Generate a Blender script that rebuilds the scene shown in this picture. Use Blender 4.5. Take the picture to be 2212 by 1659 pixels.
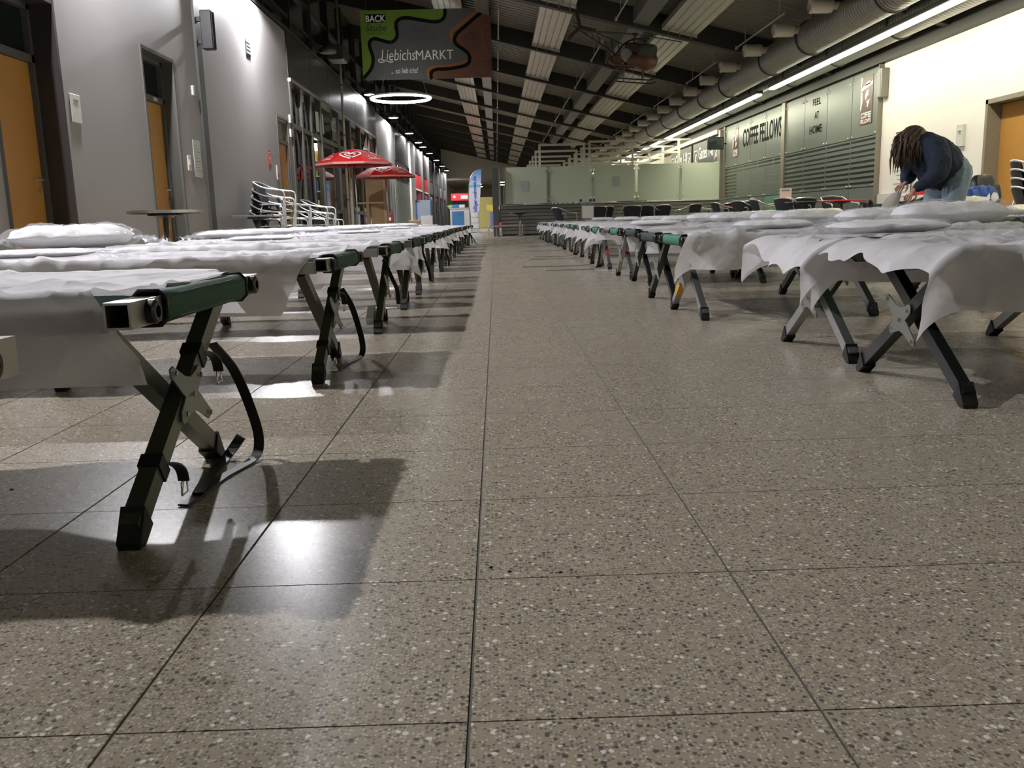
import bpy, bmesh, math, random
from math import sin, cos, pi, radians, sqrt, exp, atan2, hypot
from mathutils import Vector, Matrix, noise
for o in list(bpy.data.objects): bpy.data.objects.remove(o)
SC = bpy.context.scene
COL = SC.collection
# ------------------------------------------------------------------ camera (calibrated on the 0.4 m floor tiles)
F, PITCH, YAW, ROLL, CH = 1897.16, 0.1853755, 0.0127951, 0.0266893, 0.557
fw = Vector((sin(YAW)*cos(PITCH), cos(YAW)*cos(PITCH), -sin(PITCH)))
r0 = Vector((cos(YAW), -sin(YAW), 0)); d0 = fw.cross(r0)
RI = cos(ROLL)*r0 + sin(ROLL)*d0; DN = -sin(ROLL)*r0 + cos(ROLL)*d0
cam = bpy.data.cameras.new('camera'); camo = bpy.data.objects.new('camera', cam); COL.objects.link(camo)
cam.sensor_width = 36; cam.lens = F/2212*36; cam.clip_end = 300; cam.clip_start = .02
camo.matrix_world = Matrix(((RI.x, -DN.x, -fw.x, 0), (RI.y, -DN.y, -fw.y, 0), (RI.z, -DN.z, -fw.z, CH), (0, 0, 0, 1)))
SC.camera = camo
def at(u, v, X=None, Y=None, Z=None):
    """photo pixel (2212x1659) -> point on the plane X=, Y= or Z="""
    d = RI*((u-1106)/F) + DN*((v-829.5)/F) + fw
    t = X/d.x if X is not None else Y/d.y if Y is not None else (Z-CH)/d.z
    p = d*t; p.z += CH
    return p
# ------------------------------------------------------------------ world: night outside
W = bpy.data.worlds.new('night'); SC.world = W; W.use_nodes = True
W.node_tree.nodes['Background'].inputs[0].default_value = (.5, .5, .52, 1)
W.node_tree.nodes['Background'].inputs[1].default_value = .016
# ------------------------------------------------------------------ exposure
SC.view_settings.view_transform = 'Standard'; SC.view_settings.look = 'None'
SC.view_settings.exposure = 0.0; SC.view_settings.gamma = 1.0; SC.view_settings.use_curve_mapping = False
LAMP_W = 1380.0      # each wall downlight
TUBE_W = 27.0      # linear luminaires, watts per metre
TUBE_COL = (1, .98, .73)
LAMP_COL = (.97, .95, 1)
XL, XR = -4.15, 7.75
# ------------------------------------------------------------------ helpers
class MB:
    def __init__(s): s.v = []; s.f = []
    def add(s, vs, fs):
        n = len(s.v); s.v += [Vector(p) for p in vs]; s.f += [tuple(i+n for i in f) for f in fs]; return s
    def box(s, x0, x1, y0, y1, z0, z1, M=None):
        vs = [Vector((x, y, z)) for x in (x0, x1) for y in (y0, y1) for z in (z0, z1)]
        if M: vs = [M @ p for p in vs]
        return s.add(vs, [(0,1,3,2), (4,6,7,5), (0,4,5,1), (2,3,7,6), (0,2,6,4), (1,5,7,3)])
    def bbox(s, x0, x1, y0, y1, z0, z1, b=.005, M=None):
        """box with chamfered edges"""
        bm = bmesh.new(); bmesh.ops.create_cube(bm, size=1)
        for q in bm.verts: q.co = Vector((x0+(q.co.x+.5)*(x1-x0), y0+(q.co.y+.5)*(y1-y0), z0+(q.co.z+.5)*(z1-z0)))
        bmesh.ops.bevel(bm, geom=bm.edges[:], offset=b, segments=1, affect='EDGES')
        bm.verts.index_update()
        vs = [(M @ q.co) if M else q.co.copy() for q in bm.verts]; fs = [tuple(q.index for q in f.verts) for f in bm.faces]
        bm.free(); return s.add(vs, fs)
    def bar(s, p0, p1, w, h=None, up=(0, 0, 1)):
        """square bar from p0 to p1; w measured across up, h along up"""
        h = h or w; p0 = Vector(p0); p1 = Vector(p1); d = (p1-p0).normalized(); up = Vector(up)
        a = d.cross(up)
        if a.length < 1e-5: a = d.cross(Vector((1, 0, 0)))
        a.normalize(); b = a.cross(d).normalized()
        vs = [p+a*(i*w/2)+b*(j*h/2) for p in (p0, p1) for i, j in ((-1,-1), (1,-1), (1,1), (-1,1))]
        return s.add(vs, [(0,3,2,1), (4,5,6,7), (0,1,5,4), (1,2,6,5), (2,3,7,6), (3,0,4,7)])
    def tube(s, pts, r, n=8, closed=False, rs=None):
        pts = [Vector(p) for p in pts]; m = len(pts); base = len(s.v); prev = None
        for i, p in enumerate(pts):
            a = pts[(i-1) % m] if (closed or i > 0) else p; b = pts[(i+1) % m] if (closed or i < m-1) else p
            d = (b-a).normalized()
            if prev is None:
                u = d.cross(Vector((0, 0, 1)))
                if u.length < 1e-3: u = d.cross(Vector((1, 0, 0)))
            else: u = prev - d*prev.dot(d)
            u.normalize(); prev = u; w = d.cross(u); rr = rs[i] if rs else r
            for k in range(n):
                t = 2*pi*k/n; s.v.append(p+u*(cos(t)*rr)+w*(sin(t)*rr))
        for i in range(m if closed else m-1):
            for k in range(n):
                a, b = base+i*n+k, base+i*n+(k+1) % n; j = (i+1) % m
                s.f.append((a, b, base+j*n+(k+1) % n, base+j*n+k))
        if not closed:
            s.f.append(tuple(base+k for k in range(n))[::-1]); s.f.append(tuple(base+(m-1)*n+k for k in range(n)))
        return s
    def lathe(s, prof, n=16, o=(0, 0, 0), M=None):
        """profile of (r, z) turned about z"""
        base = len(s.v); o = Vector(o)
        for r, z in prof:
            for k in range(n):
                p = Vector((r*cos(2*pi*k/n), r*sin(2*pi*k/n), z))
                s.v.append((M @ p if M else p)+o)
        for i in range(len(prof)-1):
            for k in range(n):
                a, b = base+i*n+k, base+i*n+(k+1) % n; s.f.append((a, b, b+n, a+n))
        if prof[0][0] > 1e-6: s.f.append(tuple(base+k for k in range(n))[::-1])
        if prof[-1][0] > 1e-6: s.f.append(tuple(base+(len(prof)-1)*n+k for k in range(n)))
        return s
    def prism(s, poly, d, o, ex, ey):
        """polygon (a, b) in the frame o, ex, ey; thickness d along ex x ey"""
        o = Vector(o); ex = Vector(ex); ey = Vector(ey); ez = ex.cross(ey).normalized(); n = len(poly)
        a = [o+ex*p[0]+ey*p[1] for p in poly]; b = [p+ez*d for p in a]
        return s.add(a+b, [tuple(range(n))[::-1], tuple(range(n, 2*n))]+[(i, (i+1) % n, n+(i+1) % n, n+i) for i in range(n)])
    def grid(s, P):
        n = len(P[0]); base = len(s.v)
        for row in P: s.v += [Vector(p) for p in row]
        for i in range(len(P)-1):
            for j in range(n-1):
                a = base+i*n+j; s.f.append((a, a+1, a+n+1, a+n))
        return s
    def ribbon(s, pts, w, o, ex, ey, d=.004, ws=None):
        """flat stroke along 2-d points in the frame o, ex, ey"""
        L = []; R = []
        for i, p in enumerate(pts):
            a = pts[max(i-1, 0)]; b = pts[min(i+1, len(pts)-1)]
            t = Vector((b[0]-a[0], b[1]-a[1])); t.normalize(); ww = (ws[i] if ws else w)/2
            L.append((p[0]-t.y*ww, p[1]+t.x*ww)); R.append((p[0]+t.y*ww, p[1]-t.x*ww))
        o = Vector(o); ex = Vector(ex); ey = Vector(ey); ez = ex.cross(ey).normalized()
        f = lambda q, k: o+ex*q[0]+ey*q[1]+ez*k
        for k in (d,):
            base = len(s.v)
            for l, r in zip(L, R): s.v += [f(l, k), f(r, k)]
            for i in range(len(L)-1): a = base+2*i; s.f.append((a, a+1, a+3, a+2))
        return s
    def mesh(s, name, mt=None, smooth=False):
        me = bpy.data.meshes.new(name); me.from_pydata(s.v, [], s.f); me.update()
        bm = bmesh.new(); bm.from_mesh(me); bmesh.ops.recalc_face_normals(bm, faces=bm.faces[:]); bm.to_mesh(me); bm.free()
        if mt: me.materials.append(mt)
        if smooth:
            me.polygons.foreach_set('use_smooth', [True]*len(me.polygons))
            if smooth == 'auto':
                try: me.set_sharp_from_angle(angle=radians(35))
                except Exception: pass
        return me
    def build(s, name, mt, parent=None, smooth=False, loc=None):
        return ob(name, s.mesh(name, mt, smooth), parent, loc)
def ob(name, me, parent=None, loc=None):
    o = bpy.data.objects.new(name, me); COL.objects.link(o)
    if parent: o.parent = parent
    if loc: o.location = loc
    return o
def tag(o, label=None, cat=None, group=None, kind=None):
    if label: o['label'] = label
    if cat: o['category'] = cat
    if group: o['group'] = group
    if kind: o['kind'] = kind
    return o
def thing(name, label, cat, loc=(0, 0, 0), rz=0, group=None):
    o = bpy.data.objects.new(name, None); COL.objects.link(o); o.location = loc; o.rotation_euler = (0, 0, rz)
    o.empty_display_size = .1
    return tag(o, label, cat, group)
def copy_tree(o, parent=None):
    c = o.copy(); COL.objects.link(c); c.parent = parent
    for ch in list(KIDS.get(o.name, o.children)): copy_tree(ch, c)
    return c
KIDS = {}
def struct(o, label=None):
    o['kind'] = 'structure'
    if label: o['label'] = label
    return o
def smoothpath(pts, n=6, closed=False):
    """Catmull-Rom through pts"""
    P = [Vector(p) for p in pts]; out = []; m = len(P)
    for i in range(m if closed else m-1):
        g = (lambda k: P[k % m]) if closed else (lambda k: P[min(max(k, 0), m-1)])
        a, b, c, d = g(i-1), g(i), g(i+1), g(i+2)
        for k in range(n):
            t = k/n
            out.append(.5*((2*b)+(c-a)*t+(2*a-5*b+4*c-d)*t*t+(3*b-a-3*c+d)*t**3))
    if not closed: out.append(P[-1])
    return out
# ------------------------------------------------------------------ materials
MT = {}
def mat(name, col, rough=.5, metal=0., var=.08, scale=8., bump=0., bscale=40., spec=.5, coat=0., emit=None, estr=0., trans=0., alpha=1.):
    if name in MT: return MT[name]
    m = bpy.data.materials.new(name); m.use_nodes = True; nt = m.node_tree; b = nt.nodes['Principled BSDF']
    b.inputs['Roughness'].default_value = rough; b.inputs['Metallic'].default_value = metal
    b.inputs['Specular IOR Level'].default_value = spec; b.inputs['Coat Weight'].default_value = coat
    b.inputs['Base Color'].default_value = (*col, 1)
    if trans: b.inputs['Transmission Weight'].default_value = trans
    if alpha < 1: b.inputs['Alpha'].default_value = alpha
    g = nt.nodes.new('ShaderNodeNewGeometry')
    if var:
        n = nt.nodes.new('ShaderNodeTexNoise'); n.inputs['Scale'].default_value = scale; n.inputs['Detail'].default_value = 3
        nt.links.new(g.outputs['Position'], n.inputs['Vector'])
        r = nt.nodes.new('ShaderNodeMix'); r.data_type = 'RGBA'
        r.inputs[6].default_value = (*[max(0, c*(1-var)) for c in col], 1); r.inputs[7].default_value = (*[min(1, c*(1+var)) for c in col], 1)
        nt.links.new(n.outputs['Fac'], r.inputs[0]); nt.links.new(r.outputs[2], b.inputs['Base Color'])
    if bump:
        n2 = nt.nodes.new('ShaderNodeTexNoise'); n2.inputs['Scale'].default_value = bscale; n2.inputs['Detail'].default_value = 2
        nt.links.new(g.outputs['Position'], n2.inputs['Vector'])
        bu = nt.nodes.new('ShaderNodeBump'); bu.inputs['Strength'].default_value = bump; bu.inputs['Distance'].default_value = .01
        nt.links.new(n2.outputs['Fac'], bu.inputs['Height']); nt.links.new(bu.outputs[0], b.inputs['Normal'])
    if emit:
        b.inputs['Emission Color'].default_value = (*emit, 1); b.inputs['Emission Strength'].default_value = estr
    MT[name] = m; return m
def emis(name, col, strength):
    if name in MT: return MT[name]
    m = bpy.data.materials.new(name); m.use_nodes = True; nt = m.node_tree
    b = nt.nodes['Principled BSDF']; b.inputs['Base Color'].default_value = (.8, .8, .8, 1)
    b.inputs['Emission Color'].default_value = (*col, 1); b.inputs['Emission Strength'].default_value = strength
    MT[name] = m; return m
def mix_transparent(name, col, rough, tint, fac, translucent=False, bump=0., bscale=60., spec=.5):
    """principled layered over transparent / translucent: film, paper, frosted glass"""
    m = mat(name, col, rough, 0, 0.03, 5, bump, bscale, spec); nt = m.node_tree; b = nt.nodes['Principled BSDF']
    t = nt.nodes.new('ShaderNodeBsdfTranslucent' if translucent else 'ShaderNodeBsdfTransparent'); t.inputs[0].default_value = (*tint, 1)
    x = nt.nodes.new('ShaderNodeMixShader'); x.inputs[0].default_value = fac
    nt.links.new(b.outputs[0], x.inputs[1]); nt.links.new(t.outputs[0], x.inputs[2])
    nt.links.new(x.outputs[0], nt.nodes['Material Output'].inputs[0])
    return m
def terrazzo(name, lines):
    m = bpy.data.materials.new(name); m.use_nodes = True; nt = m.node_tree; N = nt.nodes; L = nt.links; b = N['Principled BSDF']
    g = N.new('ShaderNodeNewGeometry')
    def chips(scale, lo, hi, rnd_lo, off):
        mp = N.new('ShaderNodeMapping'); mp.inputs['Location'].default_value = off; L.new(g.outputs['Position'], mp.inputs['Vector'])
        ns = N.new('ShaderNodeTexNoise'); ns.inputs['Scale'].default_value = scale*.6; L.new(mp.outputs[0], ns.inputs['Vector'])
        ad = N.new('ShaderNodeVectorMath'); ad.operation = 'MULTIPLY_ADD'; ad.inputs[1].default_value = (.9/scale,)*3
        L.new(ns.outputs['Color'], ad.inputs[0]); L.new(mp.outputs[0], ad.inputs[2])
        v = N.new('ShaderNodeTexVoronoi'); v.inputs['Scale'].default_value = scale; v.voronoi_dimensions = '2D'; L.new(ad.outputs[0], v.inputs['Vector'])
        sp = N.new('ShaderNodeSeparateColor'); L.new(v.outputs['Color'], sp.inputs[0])
        a = N.new('ShaderNodeMapRange'); a.inputs['From Min'].default_value = hi; a.inputs['From Max'].default_value = lo; L.new(v.outputs['Distance'], a.inputs['Value'])
        c = N.new('ShaderNodeMath'); c.operation = 'GREATER_THAN'; c.inputs[1].default_value = rnd_lo; L.new(sp.outputs[0], c.inputs[0])
        x = N.new('ShaderNodeMath'); x.operation = 'MULTIPLY'; L.new(a.outputs[0], x.inputs[0]); L.new(c.outputs[0], x.inputs[1])
        return x.outputs[0], sp
    def mix(fac, c1, c2):
        q = N.new('ShaderNodeMix'); q.data_type = 'RGBA'; 
        if isinstance(fac, float): q.inputs[0].default_value = fac
        else: L.new(fac, q.inputs[0])
        for i, c in ((6, c1), (7, c2)):
            if isinstance(c, tuple): q.inputs[i].default_value = (*c, 1)
            else: L.new(c, q.inputs[i])
        return q.outputs[2]
    n1 = N.new('ShaderNodeTexNoise'); n1.inputs['Scale'].default_value = 260; n1.inputs['Detail'].default_value = 3; L.new(g.outputs['Position'], n1.inputs['Vector'])
    n2 = N.new('ShaderNodeTexNoise'); n2.inputs['Scale'].default_value = 1.3; L.new(g.outputs['Position'], n2.inputs['Vector'])
    base = mix(n1.outputs['Fac'], (.205, .178, .135), (.465, .412, .325))
    f, s = chips(190, .30, .48, .66, (0, 0, 0)); base = mix(f, base, (.17, .16, .135))
    f, s = chips(210, .30, .5, .74, (3.1, 1.7, 0)); base = mix(f, base, (.50, .465, .395))
    f, s = chips(125, .32, .46, .90, (7.3, 2.2, 0)); base = mix(f, base, (.10, .098, .09))
    f, s = chips(112, .30, .44, .95, (1.3, 9.2, 0)); base = mix(f, base, (.70, .68, .62))
    tone = mix(n2.outputs['Fac'], (.95, .92, .9), (1.0, 1.0, .95))
    mm = N.new('ShaderNodeMix'); mm.data_type = 'RGBA'; mm.blend_type = 'MULTIPLY'; mm.inputs[0].default_value = 1
    L.new(base, mm.inputs[6]); L.new(tone, mm.inputs[7]); colr = mm.outputs[2]
    if lines:
        sx = N.new('ShaderNodeSeparateXYZ'); L.new(g.outputs['Position'], sx.inputs[0])
        mx = None
        for ax, off, w in (('X', TX0, .0032), ('Y', TY0, .003)):
            a = N.new('ShaderNodeMath'); a.operation = 'SUBTRACT'; a.inputs[1].default_value = off-40.2+.2; L.new(sx.outputs[ax], a.inputs[0])
            md = N.new('ShaderNodeMath'); md.operation = 'MODULO'; md.inputs[1].default_value = .4; L.new(a.outputs[0], md.inputs[0])
            c1 = N.new('ShaderNodeMath'); c1.operation = 'LESS_THAN'; c1.inputs[1].default_value = w; L.new(md.outputs[0], c1.inputs[0])
            if mx is None: mx = c1.outputs[0]
            else:
                q = N.new('ShaderNodeMath'); q.operation = 'MAXIMUM'; L.new(mx, q.inputs[0]); L.new(c1.outputs[0], q.inputs[1]); mx = q.outputs[0]
        colr = mix(mx, colr, (.09, .085, .075))
    L.new(colr, b.inputs['Base Color'])
    rr = N.new('ShaderNodeTexNoise'); rr.inputs['Scale'].default_value = 2.5; rr.inputs['Detail'].default_value = 4; L.new(g.outputs['Position'], rr.inputs['Vector'])
    mr = N.new('ShaderNodeMapRange'); mr.inputs['To Min'].default_value = .23; mr.inputs['To Max'].default_value = .31; L.new(rr.outputs['Fac'], mr.inputs['Value'])
    L.new(mr.outputs[0], b.inputs['Roughness']); b.inputs['Specular IOR Level'].default_value = .18
    MT[name] = m; return m
TX0, TY0 = -.047, .906
ORD = ['zeroth', 'first', 'second', 'third', 'fourth', 'fifth', 'sixth', 'seventh', 'eighth', 'ninth', 'tenth', 'eleventh', 'twelfth', 'thirteenth', 'fourteenth', 'fifteenth', 'sixteenth', 'seventeenth', 'eighteenth', 'nineteenth', 'twentieth']
M_tile = terrazzo('terrazzo', False); M_pave = terrazzo('terrazzo_far', True)
M_grout = mat('grout', (.105, .10, .085), .85)
M_lwall = mat('grey_wall_paint', (.285, .272, .268), .55, 0, .04, 1.5, .05, 180)
M_white = mat('white_wall_paint', (.74, .70, .66), .6, 0, .02, 1.5, .05, 180)
M_far = mat('far_plaster', (.42, .40, .33), .7, 0, .04, 1)
M_dark = mat('dark_metal', (.045, .044, .042), .38, .3, .1, 4)
M_frame = mat('grey_frame', (.10, .10, .09), .45, .2, .06, 5)
M_brown = mat('brown_reveal', (.04, .032, .03), .5, 0, .08, 5)
M_door = mat('orange_wood', (.43, .21, .045), .42, 0, .10, 3.5, .03, 50)
M_dglass = mat('dark_glass', (.012, .018, .017), .06, 0, 0, 1, 0, 1, .6)
M_steel = mat('brushed_steel', (.50, .49, .46), .3, .9, .06, 9)
M_chrome = mat('polished_aluminium', (.80, .80, .78), .24, .8, .04, 20)
M_whitep = mat('white_plastic', (.55, .54, .51), .45, 0, .03, 6)
M_black = mat('black_plastic', (.012, .012, .012), .42, 0, .15, 30)
M_rubber = mat('black_rubber', (.008, .008, .008), .55, 0, .2, 40, .1, 90)
M_beam = mat('dark_roof_steel', (.028, .025, .02), .6, 0, .1, 3)
M_deck = mat('roof_deck', (.20, .185, .14), .5, .2, .06, 2)
M_purl = mat('roof_purlin', (.17, .165, .14), .5, .2, .06, 3)
M_red = mat('red_print', (.55, .015, .02), .5, 0, .05, 10)
M_wprint = mat('white_print', (.78, .77, .74), .6, 0, .02, 10)
M_bprint = mat('black_print', (.008, .008, .008), .8, 0, .05, 10, 0, 1, .08)
M_gprint = mat('grey_print', (.22, .22, .22), .6, 0, .05, 10)
M_paper = mat('paper', (.72, .70, .65), .7, 0, .03, 20)
M_fascia = mat('glossy_fascia', (.055, .055, .053), .28, .6, .08, 2)
M_wood = mat('plywood', (.50, .33, .16), .55, 0, .12, 6)
def yl(X, *seg): pass

# ================================================================== FLOOR
fl = MB().box(-4.6, 8.2, -4, 96, -.2, -.002).build('floor', M_grout); struct(fl, 'polished grey terrazzo tile floor of the hall')
g1, g2 = .0019, .0009
tile = MB()
def tile_geo(mb, x, y, full=True):
    a, b, c, d = x+g1, x+.4-g1, y+g2, y+.4-g2; e = .0004
    n = len(mb.v)
    mb.v += [Vector(p) for p in ((a,c,-.0018), (b,c,-.0018), (b,d,-.0018), (a,d,-.0018), (a+e,c+e,0), (b-e,c+e,0), (b-e,d-e,0), (a+e,d-e,0))]
    mb.f += [tuple(i+n for i in f) for f in ((4,5,6,7), (0,1,5,4), (1,2,6,5), (2,3,7,6), (3,0,4,7))]
tile_geo(tile, -.2, -.2)
tme = tile.mesh('floor_tile', M_tile)
cells = []
for i in range(-11, 21):
    for j in range(-8, 34):
        x, y = TX0+.4*i, TY0+.4*j
        if x < XL-.35 or x > XR+.1: continue
        cells.append((i, j, x, y))
def shows(x, y):
    cx, cy = x+.2, y+.2
    return cy > .35 and abs(cx-.013*cy) < .62*cy+.35
vis = sorted([c for c in cells if shows(c[2], c[3])], key=lambda c: hypot(c[2]+.2, c[3]+.2))[:300]
vs_ = set(vis); rest = MB()
for c in cells:
    if c in vs_:
        t = ob('floor_tile', tme, fl, (c[2]+.2, c[3]+.2, 0))
    else: tile_geo(rest, c[2], c[3])
r_ = rest.build('floor_tile_field', M_tile, fl); r_['kind'] = 'stuff'
yend = TY0+.4*34
r_ = MB().box(-4.6, 8.2, yend, 96, -.0018, 0).build('far_paving', M_pave, fl); r_['kind'] = 'stuff'

# ================================================================== LEFT WALL (grey, three orange doors)
wl = MB(); doors = [(7.72, 8.90, 2.68), (11.02, 12.06, 2.68), (17.56, 18.44, 2.62)]
y = -3.5
for a, b, h in doors:
    wl.box(XL-.35, XL, y, a, 0, 4.42); wl.box(XL-.35, XL, a, b, h, 4.42); y = b
wl.box(XL-.35, XL, y, 18.75, 0, 4.42)
wall_left = struct(wl.build('wall_left', M_lwall), 'tall grey painted wall with orange doors')
MB().box(XL-.36, XL+.02, -3.5, 32, 4.42, 4.50).build('coping', M_dark, wall_left)
MB().box(XL, XL+.035, 13.02, 13.24, 0, 4.42).build('dark_joint_strip', mat('joint_strip', (.05, .05, .045), .5), wall_left)
M_room = mat('room_beyond', (.75, .68, .5), .7); M_roomlamp = emis('room_lamp', (1, .85, .55), 14)
DL = ['orange door set deep in the grey wall, nearest the round table and no wall speaker',
      'orange door in the grey wall behind the round table with the metal edge',
      'orange door with a lit pane above it, beside the shopfront']
for k, (a, b, h) in enumerate(doors):
    d = thing('door_%d' % (k+1), DL[k], 'door', (XL, (a+b)/2, 0)); d['kind'] = 'structure'; del d['category']
    hw = (b-a)/2; lw = .06
    dx = (-.27, -.2, -.07)[k]
    fr = MB(); zt = 2.14
    fr.box(dx-.04, dx+.06, -hw, -hw+lw, 0, h); fr.box(dx-.04, dx+.06, hw-lw, hw, 0, h); fr.box(dx-.04, dx+.06, -hw, hw, h-lw, h); fr.box(dx-.04, dx+.06, -hw, hw, zt, zt+.07)
    fr.build('frame', M_frame, d)
    rv = MB(); rv.box(dx+.06, .012, hw-.012, hw+.03, 0, h+.03); rv.box(dx+.06, .012, -hw-.03, -hw+.012, 0, h+.03); rv.box(dx+.06, .012, -hw, hw, h-.012, h+.03)
    rv.build('reveal', M_brown if k == 0 else M_frame, d)
    lf = MB().bbox(dx-.03, dx+.02, -hw+lw+.003, hw-lw-.003, .006, zt-.004, .004).build('door_leaf', M_door, d)
    hd = MB().tube(smoothpath([(dx+.02, hw-.13, 1.05), (dx+.065, hw-.13, 1.05), (dx+.075, hw-.16, 1.05), (dx+.075, hw-.26, 1.05)], 3), .010, 8)
    hd.lathe([(.026, 0), (.026, .008), (0, .008)], 14, (dx+.02, hw-.13, 1.05), Matrix.Rotation(pi/2, 4, 'Y'))
    hd.lathe([(.024, 0), (.024, .008), (0, .008)], 14, (dx+.02, hw-.13, .95), Matrix.Rotation(pi/2, 4, 'Y'))
    hd.build('handle', M_chrome, lf, 'auto')
    if k < 2: MB().box(dx-.012, dx+.002, -hw+lw, hw-lw, zt+.07, h-lw).build('overlight_pane', M_dglass, d)
    else:
        MB().box(dx-.012, dx-.004, -hw+lw, hw-lw, zt+.07, h-lw).build('overlight_pane', mix_transparent('clear_pane', (.05, .06, .055), .05, (.9, .93, .9), .85), d)
        MB().box(-1.6, -1.55, -.9, .9, 0, 3).build('room_wall', M_room, d)
        MB().box(-1.55, dx-.05, -.9, .9, 2.95, 3).build('room_ceiling', M_room, d); MB().box(-1.55, -.36, .9, .95, 0, 3).build('room_side_wall', M_room, d)
        MB().lathe([(0, 0), (.04, .01), (.055, .03), (.055, .05), (0, .05)], 16, (-.21, .16, 2.36)).build('room_lamp', M_roomlamp, d, True)
        MB().tube([(-.21, .16, 2.41), (-.21, .16, 2.62)], .006).build('room_lamp_rod', M_dark, d)
    if k == 1:
        MB().box(dx+.06, dx+.075, .1, .22, zt+.012, zt+.05).build('number_plate', M_whitep, d)
# plates, switches and papers on the grey wall
def plate(name, label, cat, Y, Z, w, h, mt, t=.018, group=None, X=XL, sx=1, extra=None):
    o = MB().bbox(0, sx*t, -w/2, w/2, -h/2, h/2, min(.004, t/3)).build(name, mt, None, False, (X, Y, Z)); tag(o, label, cat, group)
    return o
sw = plate('access_panel', 'square white plate on the grey wall between the two orange doors', 'wall plate', 9.15, 1.75, .2, .27, M_whitep)
MB().box(.018, .022, -.05, .05, .07, .085).build('slot', M_gprint, sw)
sw = plate('switch_plate', 'small white switch plate beside the second orange door', 'switch', 12.35, 1.42, .12, .2, M_whitep)
MB().box(.018, .024, -.035, .035, -.02, .05).build('rocker', M_paper, sw)
nt_ = plate('wall_notice', 'pale notice sheet on the grey wall next to the dark joint strip', 'notice', 12.72, 1.50, .30, .50, mat('notice_paper', (.5, .53, .5), .35), .008)
for q in range(9): MB().box(.008, .0085, -.11, .05+.06*((q*7) % 3-1), .17-q*.042, .178-q*.042).build('text_line', M_gprint, nt_)
sw = plate('call_button', 'tiny white call button on the grey wall above the notice', 'button', 12.75, 2.42, .07, .13, M_whitep, .03)
sg = plate('fire_sign', 'small red fire hose sign on the grey wall above the stacked chairs', 'sign', 16.78, 1.78, .17, .28, M_red, .006)
fr = MB(); fr.ribbon([(-.05, -.1), (-.05, .1), (.03, .1)], .02, (.006, 0, 0), (0, 1, 0), (0, 0, 1), .002); fr.ribbon([(-.05, 0), (.02, 0)], .02, (.006, 0, 0), (0, 1, 0), (0, 0, 1), .002); fr.ribbon([(.05, -.1), (.05, .03), (.02, .06)], .02, (.006, 0, 0), (0, 1, 0), (0, 0, 1), .002)
fr.build('symbol', M_wprint, sg)
sw = plate('switch_plate', 'pale double switch beside the lit door near the shopfront', 'switch', 17.28, 1.55, .12, .26, M_whitep)
MB().box(.018, .023, -.03, .03, -.08, .0).build('rocker', M_red, sw)
sw = plate('vent_grille', 'small dark grille high on the grey wall under the wall lamp glare', 'vent', 15.85, 3.55, .28, .26, M_gprint, .012)
for q in range(4): MB().box(.012, .02, -.12, .12, -.1+q*.06, -.075+q*.06).build('louvre', M_whitep, sw)
for Y_, Z_ in ((18.62, 2.68), (18.6, 2.4)):
    plate('detector_box', 'small white detector box at the grey wall end, %s of the two' % ('upper' if Z_ > 2.5 else 'lower'), 'detector', Y_, Z_, .1, .16, M_whitep, .04, 'detector boxes at the wall end')
# loudspeaker column on the joint strip
t = thing('wall_speaker', 'slim black loudspeaker column high on the dark joint strip of the grey wall', 'speaker', (XL+.035, 13.13, 3.02))
MB().bbox(.06, .22, -.075, .075, 0, .52, .01).build('cabinet', M_black, t); MB().box(.221, .225, -.06, .06, .02, .5).build('grille', M_black, t)
MB().box(0, .06, -.03, .03, .08, .14).build('bracket', M_black, t); MB().box(0, .06, -.03, .03, .38, .44).build('bracket', M_black, t)
# dark upper storey above the left wall
uw = MB(); uw.box(-4.75, -4.6, -3.5, 78, 4.42, 7.05)
up = struct(uw.build('wall_left_upper', mat('night_glazing', (.012, .013, .012), .12, 0, .05, 1)), 'dark clerestory glazing above the left wall')
ml = MB().box(-.05, .05, -.04, .04, 4.5, 6.95).mesh('mullion', M_dark)
for q in range(34): ob('mullion', ml, up, (-4.55, -3+2.4*q, 0))
for z in (5.1, 5.8): MB().box(-4.6, -4.53, -3.5, 78, z, z+.08).build('transom', M_dark, up)
MB().box(-4.6, XL, -3.5, 78, 4.40, 4.42).build('ledge', M_dark, up)

# ================================================================== RIGHT WALL (white, orange double door)
da, db_, dh = 12.3, 14.22, 2.2
wr = MB(); wr.box(XR, XR+.3, -3.5, da, 0, 3.38); wr.box(XR, XR+.3, da, db_, dh, 3.38); wr.box(XR, XR+.3, db_, 18.05, 0, 3.38)
wall_right = struct(wr.build('wall_right', M_white), 'white painted wall with an orange double door')
struct(MB().box(XR-.12, XR+.3, -3.5, 78, 3.385, 4.25).build('trim_1', mat('header_beam', (.022, .02, .016), .55, 0, .06, 2)), 'dark header beam along the top of the right wall')
struct(MB().box(XR+.02, XR+.3, 30.2, 78, 0, 3.38).build('wall_right_far', M_far), 'plain right wall beyond the kiosk')
d = thing('door_4', 'orange double door with grey frame in the white wall', 'door', (XR, (da+db_)/2, 0)); d['kind'] = 'structure'; del d['category']
hw = (db_-da)/2
fr = MB(); fr.box(-.02, .3, -hw, -hw+.07, 0, dh); fr.box(-.02, .3, hw-.07, hw, 0, dh); fr.box(-.02, .3, -hw, hw, dh-.07, dh); fr.build('frame', mat('taupe_frame', (.22, .19, .15), .5), d)
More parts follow.
